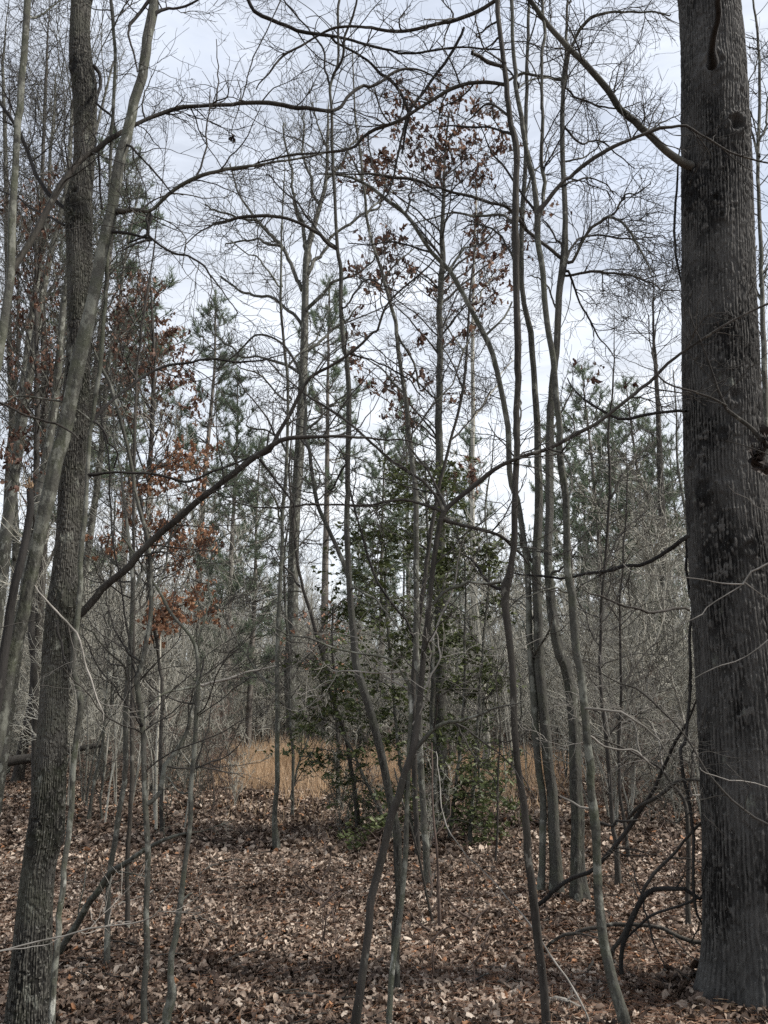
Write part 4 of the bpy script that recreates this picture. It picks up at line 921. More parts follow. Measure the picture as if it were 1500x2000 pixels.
# ------------------------------------------------------------------ grey saplings of the thicket
def make_sapling(seed, H, r0, lean, nl, dens, material, name, label, cat, group, sides=6, crooked=0.05, multi=1, low=0.12):
    rg = np.random.default_rng(seed)
    root = empty(name, (0, 0, 0), label, cat, group)
    T = Tubes(); PP, RR = [], []
    for s_ in range(multi):
        n = 24; z = np.linspace(-0.1, H * (1 if s_ == 0 else rg.uniform(0.55, 0.95)), n)
        ln = lean * (1 if multi == 1 else 2.5); a = rg.uniform(0, 6.28)
        t = np.linspace(0, 1, n)
        P = np.stack([np.cos(a) * ln * H * t ** 1.5 + fbm1(n, 3, rg) * crooked * t, np.sin(a) * ln * H * t ** 1.5 + fbm1(n, 3, rg) * crooked * t, z], 1)
        R = r0 * (1 - 0.85 * t) * (1 if s_ == 0 else 0.7)
        PP.append(P); RR.append(R)
    PP, RR = np.array(PP), np.array(RR)
    T.add(PP, RR, sides); T.build('trunk', M_farp if material is M_far and seed % 2 else material, root)
    C = Tubes()
    a1, b1 = grow(PP, RR, nl, low, 0.98, H * 0.30, 0.55, (28, 65), 0.5, 0.014, 0.0065, 0.5, 8, 0.13, 0.55, 1, rg, 0.03); C.add(a1, b1, 4)
    a2, b2 = grow(a1, b1, rg.poisson(dens, len(a1)), 0.15, 1, H * 0.11, 0.4, (28, 60), 0.6, 0.007, 0.005, 0.6, 5, 0.16, 0.35, 1, rg, 0.05); C.add(a2, b2, 3)
    a3, b3 = grow(a2, b2, rg.poisson(dens * 0.45, len(a2)), 0.2, 1, H * 0.045, 0.3, (25, 60), 0.7, 0.005, 0.004, 0.7, 3, 0.16, 0.2, 1, rg); C.add(a3, b3, 3)
    C.build('crown', material, root)
    return root

TH = 'grey leafless saplings of the thicket'
sap_lab = 'grey leafless sapling standing in the dense thicket behind the leaf strewn ground'
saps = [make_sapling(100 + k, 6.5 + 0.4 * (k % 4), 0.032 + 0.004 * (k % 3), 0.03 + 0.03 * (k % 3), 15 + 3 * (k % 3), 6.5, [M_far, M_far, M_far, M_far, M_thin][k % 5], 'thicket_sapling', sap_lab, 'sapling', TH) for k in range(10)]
rs = np.random.default_rng(21)
cnt = 0
def in_clear(px, Y):
    if Y < 21: return True
    if 440 < px < 720 and Y < 27: return True
    if 930 < px < 1110 and Y < 31: return True
    return False
for k in range(1200):
    if cnt >= 285: break
    Y = 25 + 27 * rs.random() ** 0.9
    px = rs.uniform(-60, 1560)
    lim = np.interp(px, [0, 250, 500, 700, 1000, 1150, 1500], [9.5, 9.0, 8.4, 6.3, 5.6, 6.6, 8.5])
    if px > 1130 and rs.random() < 0.3: Y -= rs.uniform(0, 7)
    elif in_clear(px, Y): continue
    x = at_x(px, Y)
    s = rs.uniform(0.62, 1.0) * lim / 7.2 * (Y / 30) ** 0.5
    place(saps[cnt % 10], (x, Y, float(h(x, Y))), rs.uniform(0, 6.28), s, sap_lab, (rs.normal() * 0.05, rs.normal() * 0.05)); cnt += 1

# tall bare trees over the thicket: each wholly different in reach, so traced by top and foot
tall_lab = 'tall bare grey tree rising out of the thicket'
talls = [make_sapling(300 + k, 16, 0.13, 0.02, 30, 8, [M_thin, M_fine, M_thin][k % 3], 'forest_tree', tall_lab, 'tree', 'tall bare trees behind the thicket', 8, 0.12, 1, 0.35) for k in range(4)]
tl = [(-30, 16, 17), (30, 24, 19), (130, 19, 16), (215, 34, 15), (-60, 13, 16), (420, 40, 10), (548, 33, 12), (700, 42, 10), (780, 36, 12), (905, 34, 9), (945, 40, 11), (1040, 44, 10), (1160, 34, 9), (1290, 38, 9), (1330, 27, 9), (1545, 22, 14), (1500, 30, 15), (110, 14.5, 13), (10, 12.5, 14), (-20, 18, 14), (1380, 16, 9)]
for k, (px, Y, H) in enumerate(tl):
    x = at_x(px, Y)
    place(talls[k % 4], (x, Y, float(h(x, Y))), rs.uniform(0, 6.28), H / 16, tall_lab, (rs.normal() * 0.02, rs.normal() * 0.02))

# far wood past the thicket: trunks and twigs without number
rg = np.random.default_rng(5)
T = Tubes(); M_ = 620
Yf = rg.uniform(44, 85, M_); Xf = rg.uniform(-1, 1, M_) * Yf * 0.62
Hf = rg.uniform(6.5, 10.5, M_) * np.interp(Xf / Yf, [-0.5, -0.2, 0.1, 0.5], [1.25, 1.05, 0.9, 1.15]); t = np.linspace(0, 1, 8)
P = np.stack([Xf[:, None] + rg.normal(size=(M_, 1)) * 0.5 * t, Yf[:, None] + 0 * t, -0.3 + (Hf[:, None] + 0.3) * t], -1)
R = rg.uniform(0.05, 0.12, M_)[:, None] * (1 - 0.8 * t)
T.add(P, R, 4)
a1, b1 = grow(P, R, 26, 0.05, 1, 2.4, 0.4, (25, 60), 0.5, 0.03, 0.012, 0.5, 4, 0.15, 0.7, 1, rg); T.add(a1, b1, 3)
a2, b2 = grow(a1, b1, 5, 0.1, 1, 0.9, 0.3, (25, 60), 0.7, 0.016, 0.011, 0.6, 2, 0.15, 0.4, 1, rg); T.add(a2, b2, 3)
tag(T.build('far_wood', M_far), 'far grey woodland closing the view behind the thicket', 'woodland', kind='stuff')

# ------------------------------------------------------------------ pines
def make_pine(seed, H, base_frac, width, tufts, young=False, label='', group=None, name='pine_tree', dens=1.0):
    rg = np.random.default_rng(seed)
    root = empty(name, (0, 0, 0), label, 'pine', group)
    n = 30; t = np.linspace(0, 1, n); z = -0.1 + t * (H + 0.1)
    P = np.stack([fbm1(n, 3, rg) * 0.06 * t, fbm1(n, 3, rg) * 0.06 * t, z], 1)
    R = H * 0.0095 * (1 - 0.92 * t) + 0.01
    Tubes().add(P, R, 8).build('trunk', M_pinebark, root)
    B = Tubes(); PP, RR = [], []
    zz = base_frac * H
    while zz < H * 0.985:
        f = (zz / H - base_frac) / (1 - base_frac)
        L_ = width * (1 - f) ** 0.75 * (0.55 + 0.45 * min(1, f * 4)) + 0.12
        for _ in range(rg.integers(3, 6)):
            a = rg.uniform(0, 6.28); L2 = L_ * rg.uniform(0.5, 1.1); s_ = np.linspace(0, 1, 8)
            rise = np.interp(f, [0, 1], [0.15, 1.5]) * rg.uniform(0.6, 1.4)
            p = np.stack([np.cos(a) * L2 * s_, np.sin(a) * L2 * s_, zz + L2 * (rise * s_ * 0.6 - 0.15 * s_ + 0.35 * s_ ** 2)], 1)
            p[:, :2] += P[int(zz / H * (n - 1)), :2]
            p[1:] += rg.normal(size=(7, 3)) * 0.03
            PP.append(p); RR.append(np.linspace(0.022, 0.007, 8) * (0.6 + 0.4 * L2))
        zz += rg.uniform(0.30, 0.60) * (0.6 + 0.03 * H)
    PP, RR = np.array(PP), np.array(RR); B.add(PP, RR, 4)
    ln = plen(PP)
    a1, b1 = grow(PP, RR, np.maximum(2, (ln * 3.6 * dens).astype(int)), 0.25, 1, 0.5, 0.3, (30, 60), 0.6, 0.01, 0.005, 0.6, 4, 0.12, 0.6, 1, rg); B.add(a1, b1, 3)
    B.build('limbs', M_pinebark, root)
    tips = np.vstack([PP[:, -1], a1[:, -1], a1[:, 2], P[-1:]]); dirs = np.vstack([PP[:, -1] - PP[:, -2], a1[:, -1] - a1[:, -2], a1[:, 2] - a1[:, 1], [[0, 0, 1]]])
    dirs /= np.linalg.norm(dirs, axis=1, keepdims=True) + 1e-9; dirs[:, 2] += 0.25
    k = tufts; idx = np.repeat(np.arange(len(tips)), k)
    d = dirs[idx] * 0.75 + rg.normal(size=(len(idx), 3)) * 0.55; d /= np.linalg.norm(d, axis=1, keepdims=True)
    b0 = tips[idx] - dirs[idx] * rg.uniform(0, 0.16, len(idx))[:, None]
    ln = rg.uniform(0.13, 0.24, len(idx))[:, None] * (0.8 if young else 1)
    blades('needles', b0, b0 + d * ln, 0.014 if not young else 0.006, M_needley if young else M_needle, root, rg=rg, rnd=np.clip(np.repeat(rg.random(len(tips)), k) * 0.6 + rg.random(len(idx)) * 0.4, 0, 1))
    return root

pines = [make_pine(40, 16, 0.36, 1.9, 24), make_pine(41, 13, 0.18, 1.9, 26), make_pine(42, 17, 0.5, 2.2, 24), make_pine(43, 15, 0.42, 2.5, 24)]
def pine(px, ytop, Y, kind, label, group=None, rot=None):
    x = at_x(px, Y); top = at(px, ytop, Y)[2]
    Hk = [16, 13, 17, 15][kind]
    p = place(pines[kind], (x, Y, float(h(x, Y))), rs.uniform(0, 6.28), top / Hk, label)
    if group: p['group'] = group
    elif 'group' in p: del p['group']
    return p
pine(374, 585, 27, 0, 'tall narrow pine with a spire top standing against the sky left of centre')
pine(436, 752, 24, 1, 'shorter full green pine just right of the tall narrow spire pine')
pine(486, 870, 27, 1, 'small rounded pine at the right foot of the short full green pine')
pine(629, 560, 31, 2, 'pine half hidden behind the grey tulip poplar, its thin top showing right of the pole')
pine(118, 300, 21, 3, 'tall yellowish green pine whose top shows left of the ridged trunk near the top edge')
pine(90, 640, 30, 1, 'pine low behind the brown leaved oak at the left edge')
pine(215, 600, 33, 2, 'pine behind the ridged left trunk, tangled with rust brown oak leaves')
pine(745, 860, 32, 3, 'pine just behind the left shoulder of the evergreen shrub')
pine(800, 800, 38, 3, 'pine directly behind the crown of the evergreen shrub')
pine(930, 850, 30, 1, 'pine in the sky gap right of the evergreen shrub')
pine(880, 930, 36, 1, 'low pine between the evergreen shrub and the far grey pole')
pine(1195, 730, 27, 3, 'tallest of the dark pines left of the massive trunk')
pine(1133, 800, 30, 3, 'dark pine just right of the near curved trunk')
pine(1290, 755, 28, 3, 'dark pine crowding close to the left side of the massive trunk')
pine(1245, 820, 33, 1, 'broad dark pine between the two tallest pines left of the massive trunk')
pine(1330, 850, 24, 1, 'lower pine partly covered by the massive trunk')
pine(1215, 900, 38, 1, 'low dark pine at the foot of the tall pines left of the massive trunk')
PB = 'dark pines closing the background'
for (px, yt, Y, k_) in [(700, 1000, 47, 1), (830, 1060, 50, 3), (1040, 1050, 48, 3),
                        (1090, 960, 42, 1), (1165, 950, 44, 3), (1270, 930, 45, 1), (1360, 870, 40, 3), (1540, 800, 34, 3), (760, 1100, 52, 1), (905, 1110, 54, 3), (1500, 880, 44, 1)]:
    pine(px, yt, Y, k_, 'dark pine in the background row above the grey thicket', PB)
yp = make_pine(60, 3.0, 0.08, 0.55, 14, True, 'small bright green young pine in the golden grass', None, 'young_pine')
x = at_x(587, 20); place(yp, (x, 20, float(h(x, 20))), 0.3, 0.42, 'small bright green young pine in the golden grass left of centre')
x = at_x(287, 27); place(yp, (x, 27, float(h(x, 27))), 1.3, 1.15, 'faint yellow green young pine inside the left part of the thicket')

# ------------------------------------------------------------------ oaks that keep their dead leaves
def leafy_tree(name, label, cat, Y, trunk, clusters, per, rad, size, lmat, bmat, kind='oak', jy=0.7, origin_up=0.9, fine=3, m_tr=None, curl=1.3, lname='dead_leaves', hang=True, ntilt=0.4, sides=10, reach=1.0):
    rg = np.random.default_rng(sum(ord(c) for c in label))
    if Y is None: p0 = parse(trunk)[0]; Y = ground_y(p0[0], p0[1])
    C = trace(trunk, Y); C[0, 2] = -0.1
    base = np.array([C[0, 0], C[0, 1], h(C[0, 0], C[0, 1])])
    Cs = wiggle(catmull(C, 0.12), 0.01, rg)
    root = empty(name, base, label, cat)
    P, R = trunk_mesh(Cs, sides, 0.25, rg); Tubes().add(P, R, sides).build('trunk', m_tr or bmat, root, base)
    bp, br, lp = [], [], []
    for (x, y) in clusters:
        c_ = at(x, y, Y + rg.normal() * jy)
        dxy = math.hypot(c_[0] - base[0], c_[1] - base[1])
        zt = c_[2] - dxy * origin_up
        k = int(np.argmin(np.abs(Cs[:, 2] - max(zt, Cs[min(len(Cs) - 1, 6), 2])))); s0 = Cs[k, :3]; r0_ = Cs[k, 3]
        t = np.linspace(0, 1, 12)[:, None]; midp = (s0 + c_) / 2 + np.array([0, 0, 0.10 * dxy]) + rg.normal(size=3) * 0.06 * dxy
        p = (1 - t) ** 2 * s0 + 2 * t * (1 - t) * midp + t ** 2 * c_
        p[1:-1] += rg.normal(size=(10, 3)) * 0.012
        bp.append(p); br.append(np.linspace(min(r0_ * 0.55, 0.006 + 0.008 * dxy), 0.004, 12))
    bp, br = np.array(bp), np.array(br)
    T = Tubes().add(bp, br, 5)
    a1, b1 = grow(bp, br, fine * 2, 0.62, 1.0, rad * 3.0 * reach, 0.2, (25, 75), 0.7, 0.006, 0.0025, 0.6, 5, 0.15, 0.1, 1, rg); T.add(a1, b1, 3)
    a2, b2 = grow(a1, b1, 3, 0.2, 1, rad * 1.5 * reach, 0.2, (25, 70), 0.7, 0.004, 0.002, 0.6, 3, 0.15, 0.1, 1, rg); T.add(a2, b2, 3)
    T.build('crown', bmat, root, base)
    allt = np.concatenate([a1.reshape(-1, 3), a2.reshape(-1, 3), a2[:, -1]])
    n = int(per * 1.6 * len(clusters)); pick = rg.integers(0, len(allt), n)
    pos = allt[pick] + rg.normal(size=(n, 3)) * 0.012
    leaves(lname, pos, size * rg.uniform(0.6, 1.2, n), ntilt, lmat, root, base, rows=5, kind=kind, hang=hang, curl=curl, rg=rg)
    return root
leafy_tree('oak_tree', 'slender oak holding clusters of dark reddish dead leaves against the middle sky', 'tree', 11.9,
    "870,1615,30 864,1540,26 860,1400,24 860,1300,22 860,1175,20 860,965,17 859,860,16 859,755,14 860,650,13 860,595,12 863,540,12 866,507,11 864,455,9 866,385,7 868,330,5 872,280,4 876,230,3",
    [(700, 300), (740, 320), (720, 268), (760, 222), (790, 200), (772, 192), (830, 180), (870, 192), (905, 185), (940, 200), (975, 212), (880, 226), (800, 262), (850, 272), (900, 270), (940, 270), (980, 262), (690, 350), (735, 332), (800, 300), (840, 312),
     (880, 332), (920, 300), (960, 322), (990, 290), (930, 350), (850, 342), (680, 325), (710, 335), (745, 300), (822, 325), (868, 300), (905, 345), (700, 470), (762, 470), (740, 500), (720, 545), (770, 532), (800, 532), (690, 535), (760, 455), (950, 440),
     (930, 468), (1058, 402), (1075, 425), (918, 518), (960, 518), (990, 525), (688, 640), (680, 700), (812, 660), (862, 562), (830, 740), (704, 752), (745, 752), (882, 780), (955, 600), (940, 590), (900, 650), (800, 820), (770, 810), (930, 920), (915, 925), (1010, 470)],
    20, 0.15, 0.125, M_oak, M_twig, m_tr=M_fine, jy=0.5)
leafy_tree('oak_tree', 'oak with rust coloured dead leaves massed right of the ridged left trunk', 'tree', 15.5,
    "300,1545,14 298,1450,13 292,1250,12 290,1000,10 296,850,9 300,700,7 296,600,5 292,540,4",
    [(235, 610), (250, 640), (225, 690), (270, 690), (300, 640), (320, 700), (340, 680), (290, 720), (245, 740), (330, 730), (300, 560), (280, 590), (350, 800), (290, 800), (345, 745), (265, 760), (212, 600), (255, 600), (240, 660), (310, 675), (350, 700), (205, 640),
     (225, 720), (315, 745), (275, 650), (280, 540), (260, 575), (330, 650), (360, 770), (300, 760), (210, 700), (235, 570), (385, 800), (250, 810)],
    22, 0.22, 0.14, M_oak, M_twig, jy=0.8)
leafy_tree('oak_tree', 'dark brown leaved oak filling the upper left corner behind the mottled stems', 'tree', 13.0,
    "70,1580,16 68,1400,15 60,1200,14 66,1000,12 72,800,10 70,600,8 74,450,6 78,360,4",
    [(60, 380), (90, 400), (50, 450), (80, 470), (40, 500), (110, 600), (60, 560), (90, 650), (30, 870), (60, 890), (80, 880), (100, 350), (115, 690), (20, 420), (15, 560), (100, 520), (35, 620), (70, 720), (20, 700), (105, 760), (50, 780), (10, 480), (120, 430), (10, 900), (45, 860), (85, 590), (15, 650), (100, 700)],
    20, 0.2, 0.12, M_oak, M_twig, jy=0.7)
leafy_tree('oak_sapling', 'young oak with bright rust orange sprays of leaves at left, lowest sprays above the thicket', 'tree', None,
    "317,1636,9 315,1510,8 316,1387,7 305,1250,7 292,1150,6 278,1000,5 266,930,4",
    [(330, 900), (360, 905), (400, 880), (415, 886), (320, 940), (270, 960), (240, 970), (390, 960), (300, 930), (262, 1030), (312, 1030), (330, 1020), (350, 1060), (380, 1072), (410, 1060), (432, 1062), (360, 1092), (340, 1102), (300, 1085), (245, 1060), (200, 1060), (320, 1055),
     (300, 1190), (330, 1180), (372, 1178), (400, 1170), (330, 1212), (312, 1232), (402, 1200), (282, 1200), (315, 1205), (350, 1190), (285, 945), (345, 885), (380, 905)],
    26, 0.13, 0.10, M_rust, M_twig, jy=0.35, origin_up=0.5)
leafy_tree('beech_sapling', 'small tree with pale orange leaves behind the centre trunk above the golden grass', 'tree', 13.5,
    "662,1570,8 660,1450,7 655,1350,6 650,1250,5 652,1180,4",
    [(640, 1190), (662, 1210), (640, 1240), (652, 1270), (620, 1205), (672, 1182), (600, 1280), (630, 1282), (560, 1272), (650, 1325), (690, 1345), (660, 1230)],
    8, 0.15, 0.08, M_beech, M_twig, jy=0.3, origin_up=0.4, kind='oval')

# ------------------------------------------------------------------ evergreen (holly) with layered sprays
hb = [(820, 920), (850, 935), (780, 930), (860, 960), (760, 960), (800, 965), (890, 930), (770, 1000), (840, 1000), (730, 1045), (770, 1060), (810, 1040), (860, 1050), (710, 1060), (900, 1030), (740, 1130), (700, 1100), (780, 1110), (830, 1120), (870, 1100), (900, 1110), (940, 1120), (920, 1080),
      (690, 1130), (760, 1160), (820, 1165), (880, 1160), (930, 1150), (720, 1205), (790, 1210), (665, 1205), (740, 1190), (850, 1210), (900, 1250), (860, 1260), (930, 1260), (700, 1250), (770, 1260), (850, 1300), (920, 1310), (950, 1290), (660, 1330), (710, 1310), (770, 1330), (810, 1310), (640, 1310),
      (870, 1370), (930, 1370), (960, 1350), (690, 1365), (750, 1380), (820, 1390), (640, 1430), (625, 1415), (690, 1420), (660, 1470), (720, 1480), (760, 1440), (850, 1450), (900, 1440), (950, 1440), (910, 1500), (960, 1490), (870, 1500), (880, 1540), (930, 1540), (960, 1550), (900, 1600),
      (940, 1655), (955, 1640), (720, 1560), (700, 1590), (760, 1570), (690, 1530), (850, 1580), (920, 1590), (600, 1450), (740, 1620), (790, 1500), (800, 1450), (780, 1280), (980, 1555)]
rg = np.random.default_rng(77)
YH = 10.3
bH = np.array([at(840, 1660, YH)[0], YH, 0.0]); bH[2] = h(bH[0], bH[1])
rootH = empty('holly_tree', bH, 'dark green broadleaved evergreen right of centre, its layered sprays reaching to the leaf floor', 'evergreen')
stems = []
for (s, w) in (("848,1665,12 846,1500,11 842,1300,9 838,1100,7 832,960,4 828,900,2", 0), ("815,1668,8 790,1550,8 770,1400,6 755,1200,5 750,1060,3", 0.1), ("868,1662,8 890,1540,7 905,1380,6 910,1200,4 905,1080,3", -0.3), ("800,1668,7 740,1580,6 690,1470,5 650,1400,3", 0.2)):
    C = trace(s, YH, YH + w); C[0, 2] = -0.1
    Cs = wiggle(catmull(C, 0.12), 0.01, rg); stems.append(Cs)
    Tubes().add(Cs[:, :3], Cs[:, 3], 8).build('trunk', M_thin, rootH, bH)
S = np.vstack(stems); bp, br = [], []
for (x, y) in hb:
    c_ = at(x + rg.normal() * 14, y + rg.normal() * 14, YH + rg.normal() * 0.6)
    d_ = np.linalg.norm((S[:, :3] - c_) * [1, 1, 1], axis=1) + np.where(S[:, 2] > c_[2] - 0.05, 3, 0); k = int(np.argmin(d_)); s0 = S[k, :3]
    t = np.linspace(0, 1, 10)[:, None]; p = s0 * (1 - t) + c_ * t; p[:, 2] += np.sin(t[:, 0] * 3.14) * 0.06
    bp.append(p); br.append(np.linspace(0.008, 0.003, 10))
bp, br = np.array(bp), np.array(br); T = Tubes().add(bp, br, 4)
a1, b1 = grow(bp, br, 8, 0.4, 1.0, 0.55, 0.1, (25, 80), 0.7, 0.005, 0.002, 0.6, 5, 0.12, -0.05, 1, rg); a1[..., 2] = a1[:, :1, 2] + (a1[..., 2] - a1[:, :1, 2]) * 0.7; T.add(a1, b1, 3)
a2, b2 = grow(a1, b1, 4, 0.15, 1, 0.2, 0.1, (30, 70), 0.7, 0.004, 0.002, 0.6, 4, 0.12, -0.05, 1, rg); a2[..., 2] = a2[:, :1, 2] + (a2[..., 2] - a2[:, :1, 2]) * 0.8; T.add(a2, b2, 3)
T.build('branches', M_brown, rootH, bH)
allt = np.concatenate([a1[:, 1:].reshape(-1, 3), a2.reshape(-1, 3)])
n = 14500; pos = allt[rg.integers(0, len(allt), n)] + rg.normal(size=(n, 3)) * [0.03, 0.03, 0.015]
leaves('foliage', pos, 0.070 * rg.uniform(0.6, 1.25, n), 0.7, M_holly, rootH, bH, rows=4, kind='holly', rg=rg, curl=0.5, rnd=rg.beta(1.6, 2.2, n))

# ------------------------------------------------------------------ low brush, grass, dead wood
rg = np.random.default_rng(31)
shr_lab = 'low tangle of thin reddish brown bare stems growing from the leaf floor'
shrubs = [make_sapling(500 + k, 1.5 + 0.25 * k, 0.008, 0.10, 7, 4.5, [M_red, M_thin, M_far][k % 3], 'bare_shrub', shr_lab, 'shrub', 'low bare shrubs on the leaf floor', 4, 0.10, 4, 0.1) for k in range(6)]
sp = []
for k in range(150):
    zone = k % 5
    if zone == 0: px, Y = rg.uniform(280, 470), rg.uniform(13, 23)
    elif zone == 1 and k % 2: continue
    elif zone == 1: px, Y = rg.uniform(660, 860), rg.uniform(9.3, 15)
    elif zone == 2: px, Y = rg.uniform(1140, 1380), rg.uniform(11, 19)
    elif zone == 3: px, Y = rg.uniform(150, 420), rg.uniform(13, 22)
    elif k % 2: continue
    else: px, Y = (rg.uniform(-20, 430) if k % 2 else rg.uniform(1050, 1500)), rg.uniform(16, 26)
    x = at_x(px, Y)
    place(shrubs[k % 6], (x, Y, float(h(x, Y))), rg.uniform(0, 6.28), rg.uniform(0.45, 1.0), shr_lab)

bush_lab = 'grey twiggy bush at the edge of the thicket'
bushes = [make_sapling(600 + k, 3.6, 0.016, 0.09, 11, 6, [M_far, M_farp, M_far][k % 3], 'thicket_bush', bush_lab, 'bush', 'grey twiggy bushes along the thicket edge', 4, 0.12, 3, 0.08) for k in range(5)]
for k in range(280):
    px = rg.uniform(-40, 1540); Y = rg.uniform(25, 42)
    if 430 < px < 720 and Y < 28 or 930 < px < 1110 and Y < 30: Y += 11
    if px > 1140 and k % 3 == 0: Y = rg.uniform(11, 18)
    if px < 200 and k % 3 == 0: Y = rg.uniform(17, 22)
    x = at_x(px, Y); place(bushes[k % 5], (x, Y, float(h(x, Y))), rg.uniform(0, 6.28), rg.uniform(0.7, 1.7), bush_lab)

wire_lab = 'wiry pale grey sapling with crooked twigs between the leaf floor and the thicket'
wires = [make_sapling(800 + k, 5.0 + 0.5 * (k % 3), 0.017, 0.10, 13, 5, [M_farp, M_thin, M_far][k % 3], 'wiry_sapling', wire_lab, 'sapling', 'wiry saplings in front of the thicket', 5, 0.22, 1 + k % 2, 0.15) for k in range(7)]
for k in range(170):
    px = rg.uniform(120, 1400) if k % 3 else rg.uniform(60, 520); Y = rg.uniform(11, 22) if k < 70 else rg.uniform(17, 28)
    if 440 < px < 1100 and k % 3: Y = rg.uniform(15, 24)
    if 440 < px < 730 and Y < 28: Y += 14
    x = at_x(px, Y); place(wires[k % 7], (x, Y, float(h(x, Y))), rg.uniform(0, 6.28), rg.uniform(0.6, 1.25), wire_lab, (rg.normal() * 0.06, rg.normal() * 0.06))

def grass(name, label, cpx, cY, rpx, rY, n, hgt):
    px = cpx + rg.normal(size=n) * rpx * 0.5; Y = cY + rg.normal(size=n) * rY * 0.5
    X = (px - 750) / F * (Y / CP) * 0.97
    tx = np.round(X / 0.28) * 0.28; ty = np.round(Y / 0.35) * 0.35          # tussocks
    hsh = np.abs(np.sin(tx * 127.1 + ty * 311.7) * 43758.5) % 1
    lowf = np.sin(X * 1.7 + 0.6 * Y) * np.sin(Y * 0.9 - X * 0.5)
    kk = hsh < 0.50 + 0.3 * lowf; X = (tx + rg.normal(size=n) * 0.085)[kk]; Y = (ty + rg.normal(size=n) * 0.11)[kk]; hs = hsh[kk]; n = len(X)
    e = np.sqrt(((px[kk] - cpx) / rpx) ** 2 + ((Y - cY) / rY) ** 2)
    b0 = np.stack([X, Y, h(X, Y) - 0.01], 1)
    H_ = hgt * rg.uniform(0.30, 1.15, n) * (0.45 + 0.75 * hs / 0.8) * np.clip(1.25 - 0.6 * e, 0.25, 1)
    tp = b0 + np.stack([rg.normal(size=n) * 0.24 * H_, rg.normal(size=n) * 0.24 * H_, H_], 1)
    tag(blades(name, b0, tp, 0.010, M_grass, rg=rg, rnd=np.clip(rg.random(n) * 0.6 + hs * 0.55, 0, 1)), label, 'grass', kind='stuff')
grass('dry_grass', 'golden dry broomsedge glowing left of centre before the thicket', 600, 22, 190, 7.0, 40000, 0.80)
grass('dry_grass', 'smaller patch of golden dry grass right of the evergreen tree', 1010, 22, 100, 8, 14000, 0.65)
grass('dry_grass', 'low straw coloured grass behind the foot of the evergreen tree', 800, 21, 190, 7, 20000, 0.55)

def fallen(label, s, Y, Y1=None, m_=M_brown, twigs=3, name='fallen_branch', sides=8, follow=False, tlen=0.35, wig=0.008):
    C = trace(s, Y, Y1)
    if m_ is M_twigp: C[:, 3] *= 0.75
    if m_ is M_dark: C[:, 3] *= 0.85
    if follow:
        for k, (x, y, w) in enumerate(parse(s)):
            Yg_ = ground_y(x, y); q_ = at(x, y, Yg_); C[k] = [*q_, w / 2 / F * depth(q_)]; C[k, 2] = h(q_[0], q_[1]) + 0.04 + C[k, 3]
    Cs = wiggle(catmull(C, 0.05), wig, rng)
    base = np.array([Cs[0, 0], Cs[0, 1], Cs[0, 2]])
    root = empty(name, base, label, 'branch')
    Tubes().add(Cs[:, :3], Cs[:, 3], sides).build('limb', m_, root, base)
    if twigs:
        p_, r_ = resample(Cs[:, :3], Cs[:, 3], 24)
        a1, b1 = grow(p_[None], r_[None], twigs, 0.2, 1, tlen, 0.2, (30, 65), 0.5, 0.006, 0.0018, 0.4, 6, 0.16, 0.1, 0.6, rng, 0.05)
        for q1, q2 in zip(a1, b1):
            T = Tubes().add(q1, q2, 4)
            a2, b2 = grow(q1[None], q2[None], 4, 0.15, 1, tlen * 0.5, 0.2, (30, 65), 0.6, 0.004, 0.0015, 0.4, 4, 0.16, 0.1, 0.6, rng, 0.05); T.add(a2, b2, 3)
            a3, b3 = grow(a2, b2, 2, 0.15, 1, tlen * 0.25, 0.2, (30, 65), 0.6, 0.004, 0.0013, 0.4, 3, 0.16, 0.1, 0.6, rng, 0.05); T.add(a3, b3, 3)
            T.build('twig', m_, root, base)
    return root
fallen('mottled fallen limb slanting up from the leaves across the thin left saplings', "108,1885,11 140,1825,15 175,1772,14 210,1713,14 245,1688,11 280,1664,9 315,1645,8 364,1627,5", 5.4, 4.6, M_smooth, 6)
fallen('long dark pole leaning from the foot of the straight trunks up toward the massive trunk', "1052,1766,11 1098,1730,11 1150,1702,11 1178,1678,11 1210,1643,11 1245,1590,10 1273,1545,9 1297,1503,8 1325,1447,7 1353,1387,5 1375,1330,3", 6.6, 5.4, M_dark, 5)
fallen('grey bent branch lying over the long leaning pole near the massive trunk', "1225,1605,5 1234,1597,7 1262,1566,8 1297,1541,8 1332,1519,8 1364,1522,6 1385,1530,4", 5.9, 5.3, M_brown, 3)
fallen('thick black dead branch arching like a hoop beside the massive trunk', "1217,1915,9 1217,1902,10 1217,1860,11 1227,1818,12 1245,1772,12 1262,1744,12 1290,1734,11 1332,1739,10 1364,1753,9 1380,1745,8", 5.05, 4.85, M_dark, 3)
fallen('thin dark branch rising behind the black hoop branch toward the massive trunk', "1190,1868,8 1192,1860,8 1217,1818,8 1245,1762,7 1269,1720,7 1304,1678,6 1336,1643,5 1369,1610,5 1385,1595,4", 5.3, 5.0, M_brown, 2)
fallen('low bowed branch on the ground running behind the curved trunk to the massive trunk', "1066,1852,5 1105,1828,7 1157,1807,8 1224,1806,8 1280,1814,8 1332,1828,9 1378,1842,9", 5.5, 5.1, M_brown, 4)
fallen('crossed dark stick under the hoop branch, pointing left from the massive trunk', "1225,1832,4 1250,1812,6 1290,1785,6 1330,1765,6 1364,1753,6", 5.2, 5.0, M_dark, 3)
fallen('thin dark branch hanging down in front of the bright leaves below the leaning pole', "1235,1690,3 1243,1720,4 1258,1760,4 1262,1790,5 1275,1840,4 1300,1890,3", 5.1, 4.9, M_dark, 2)
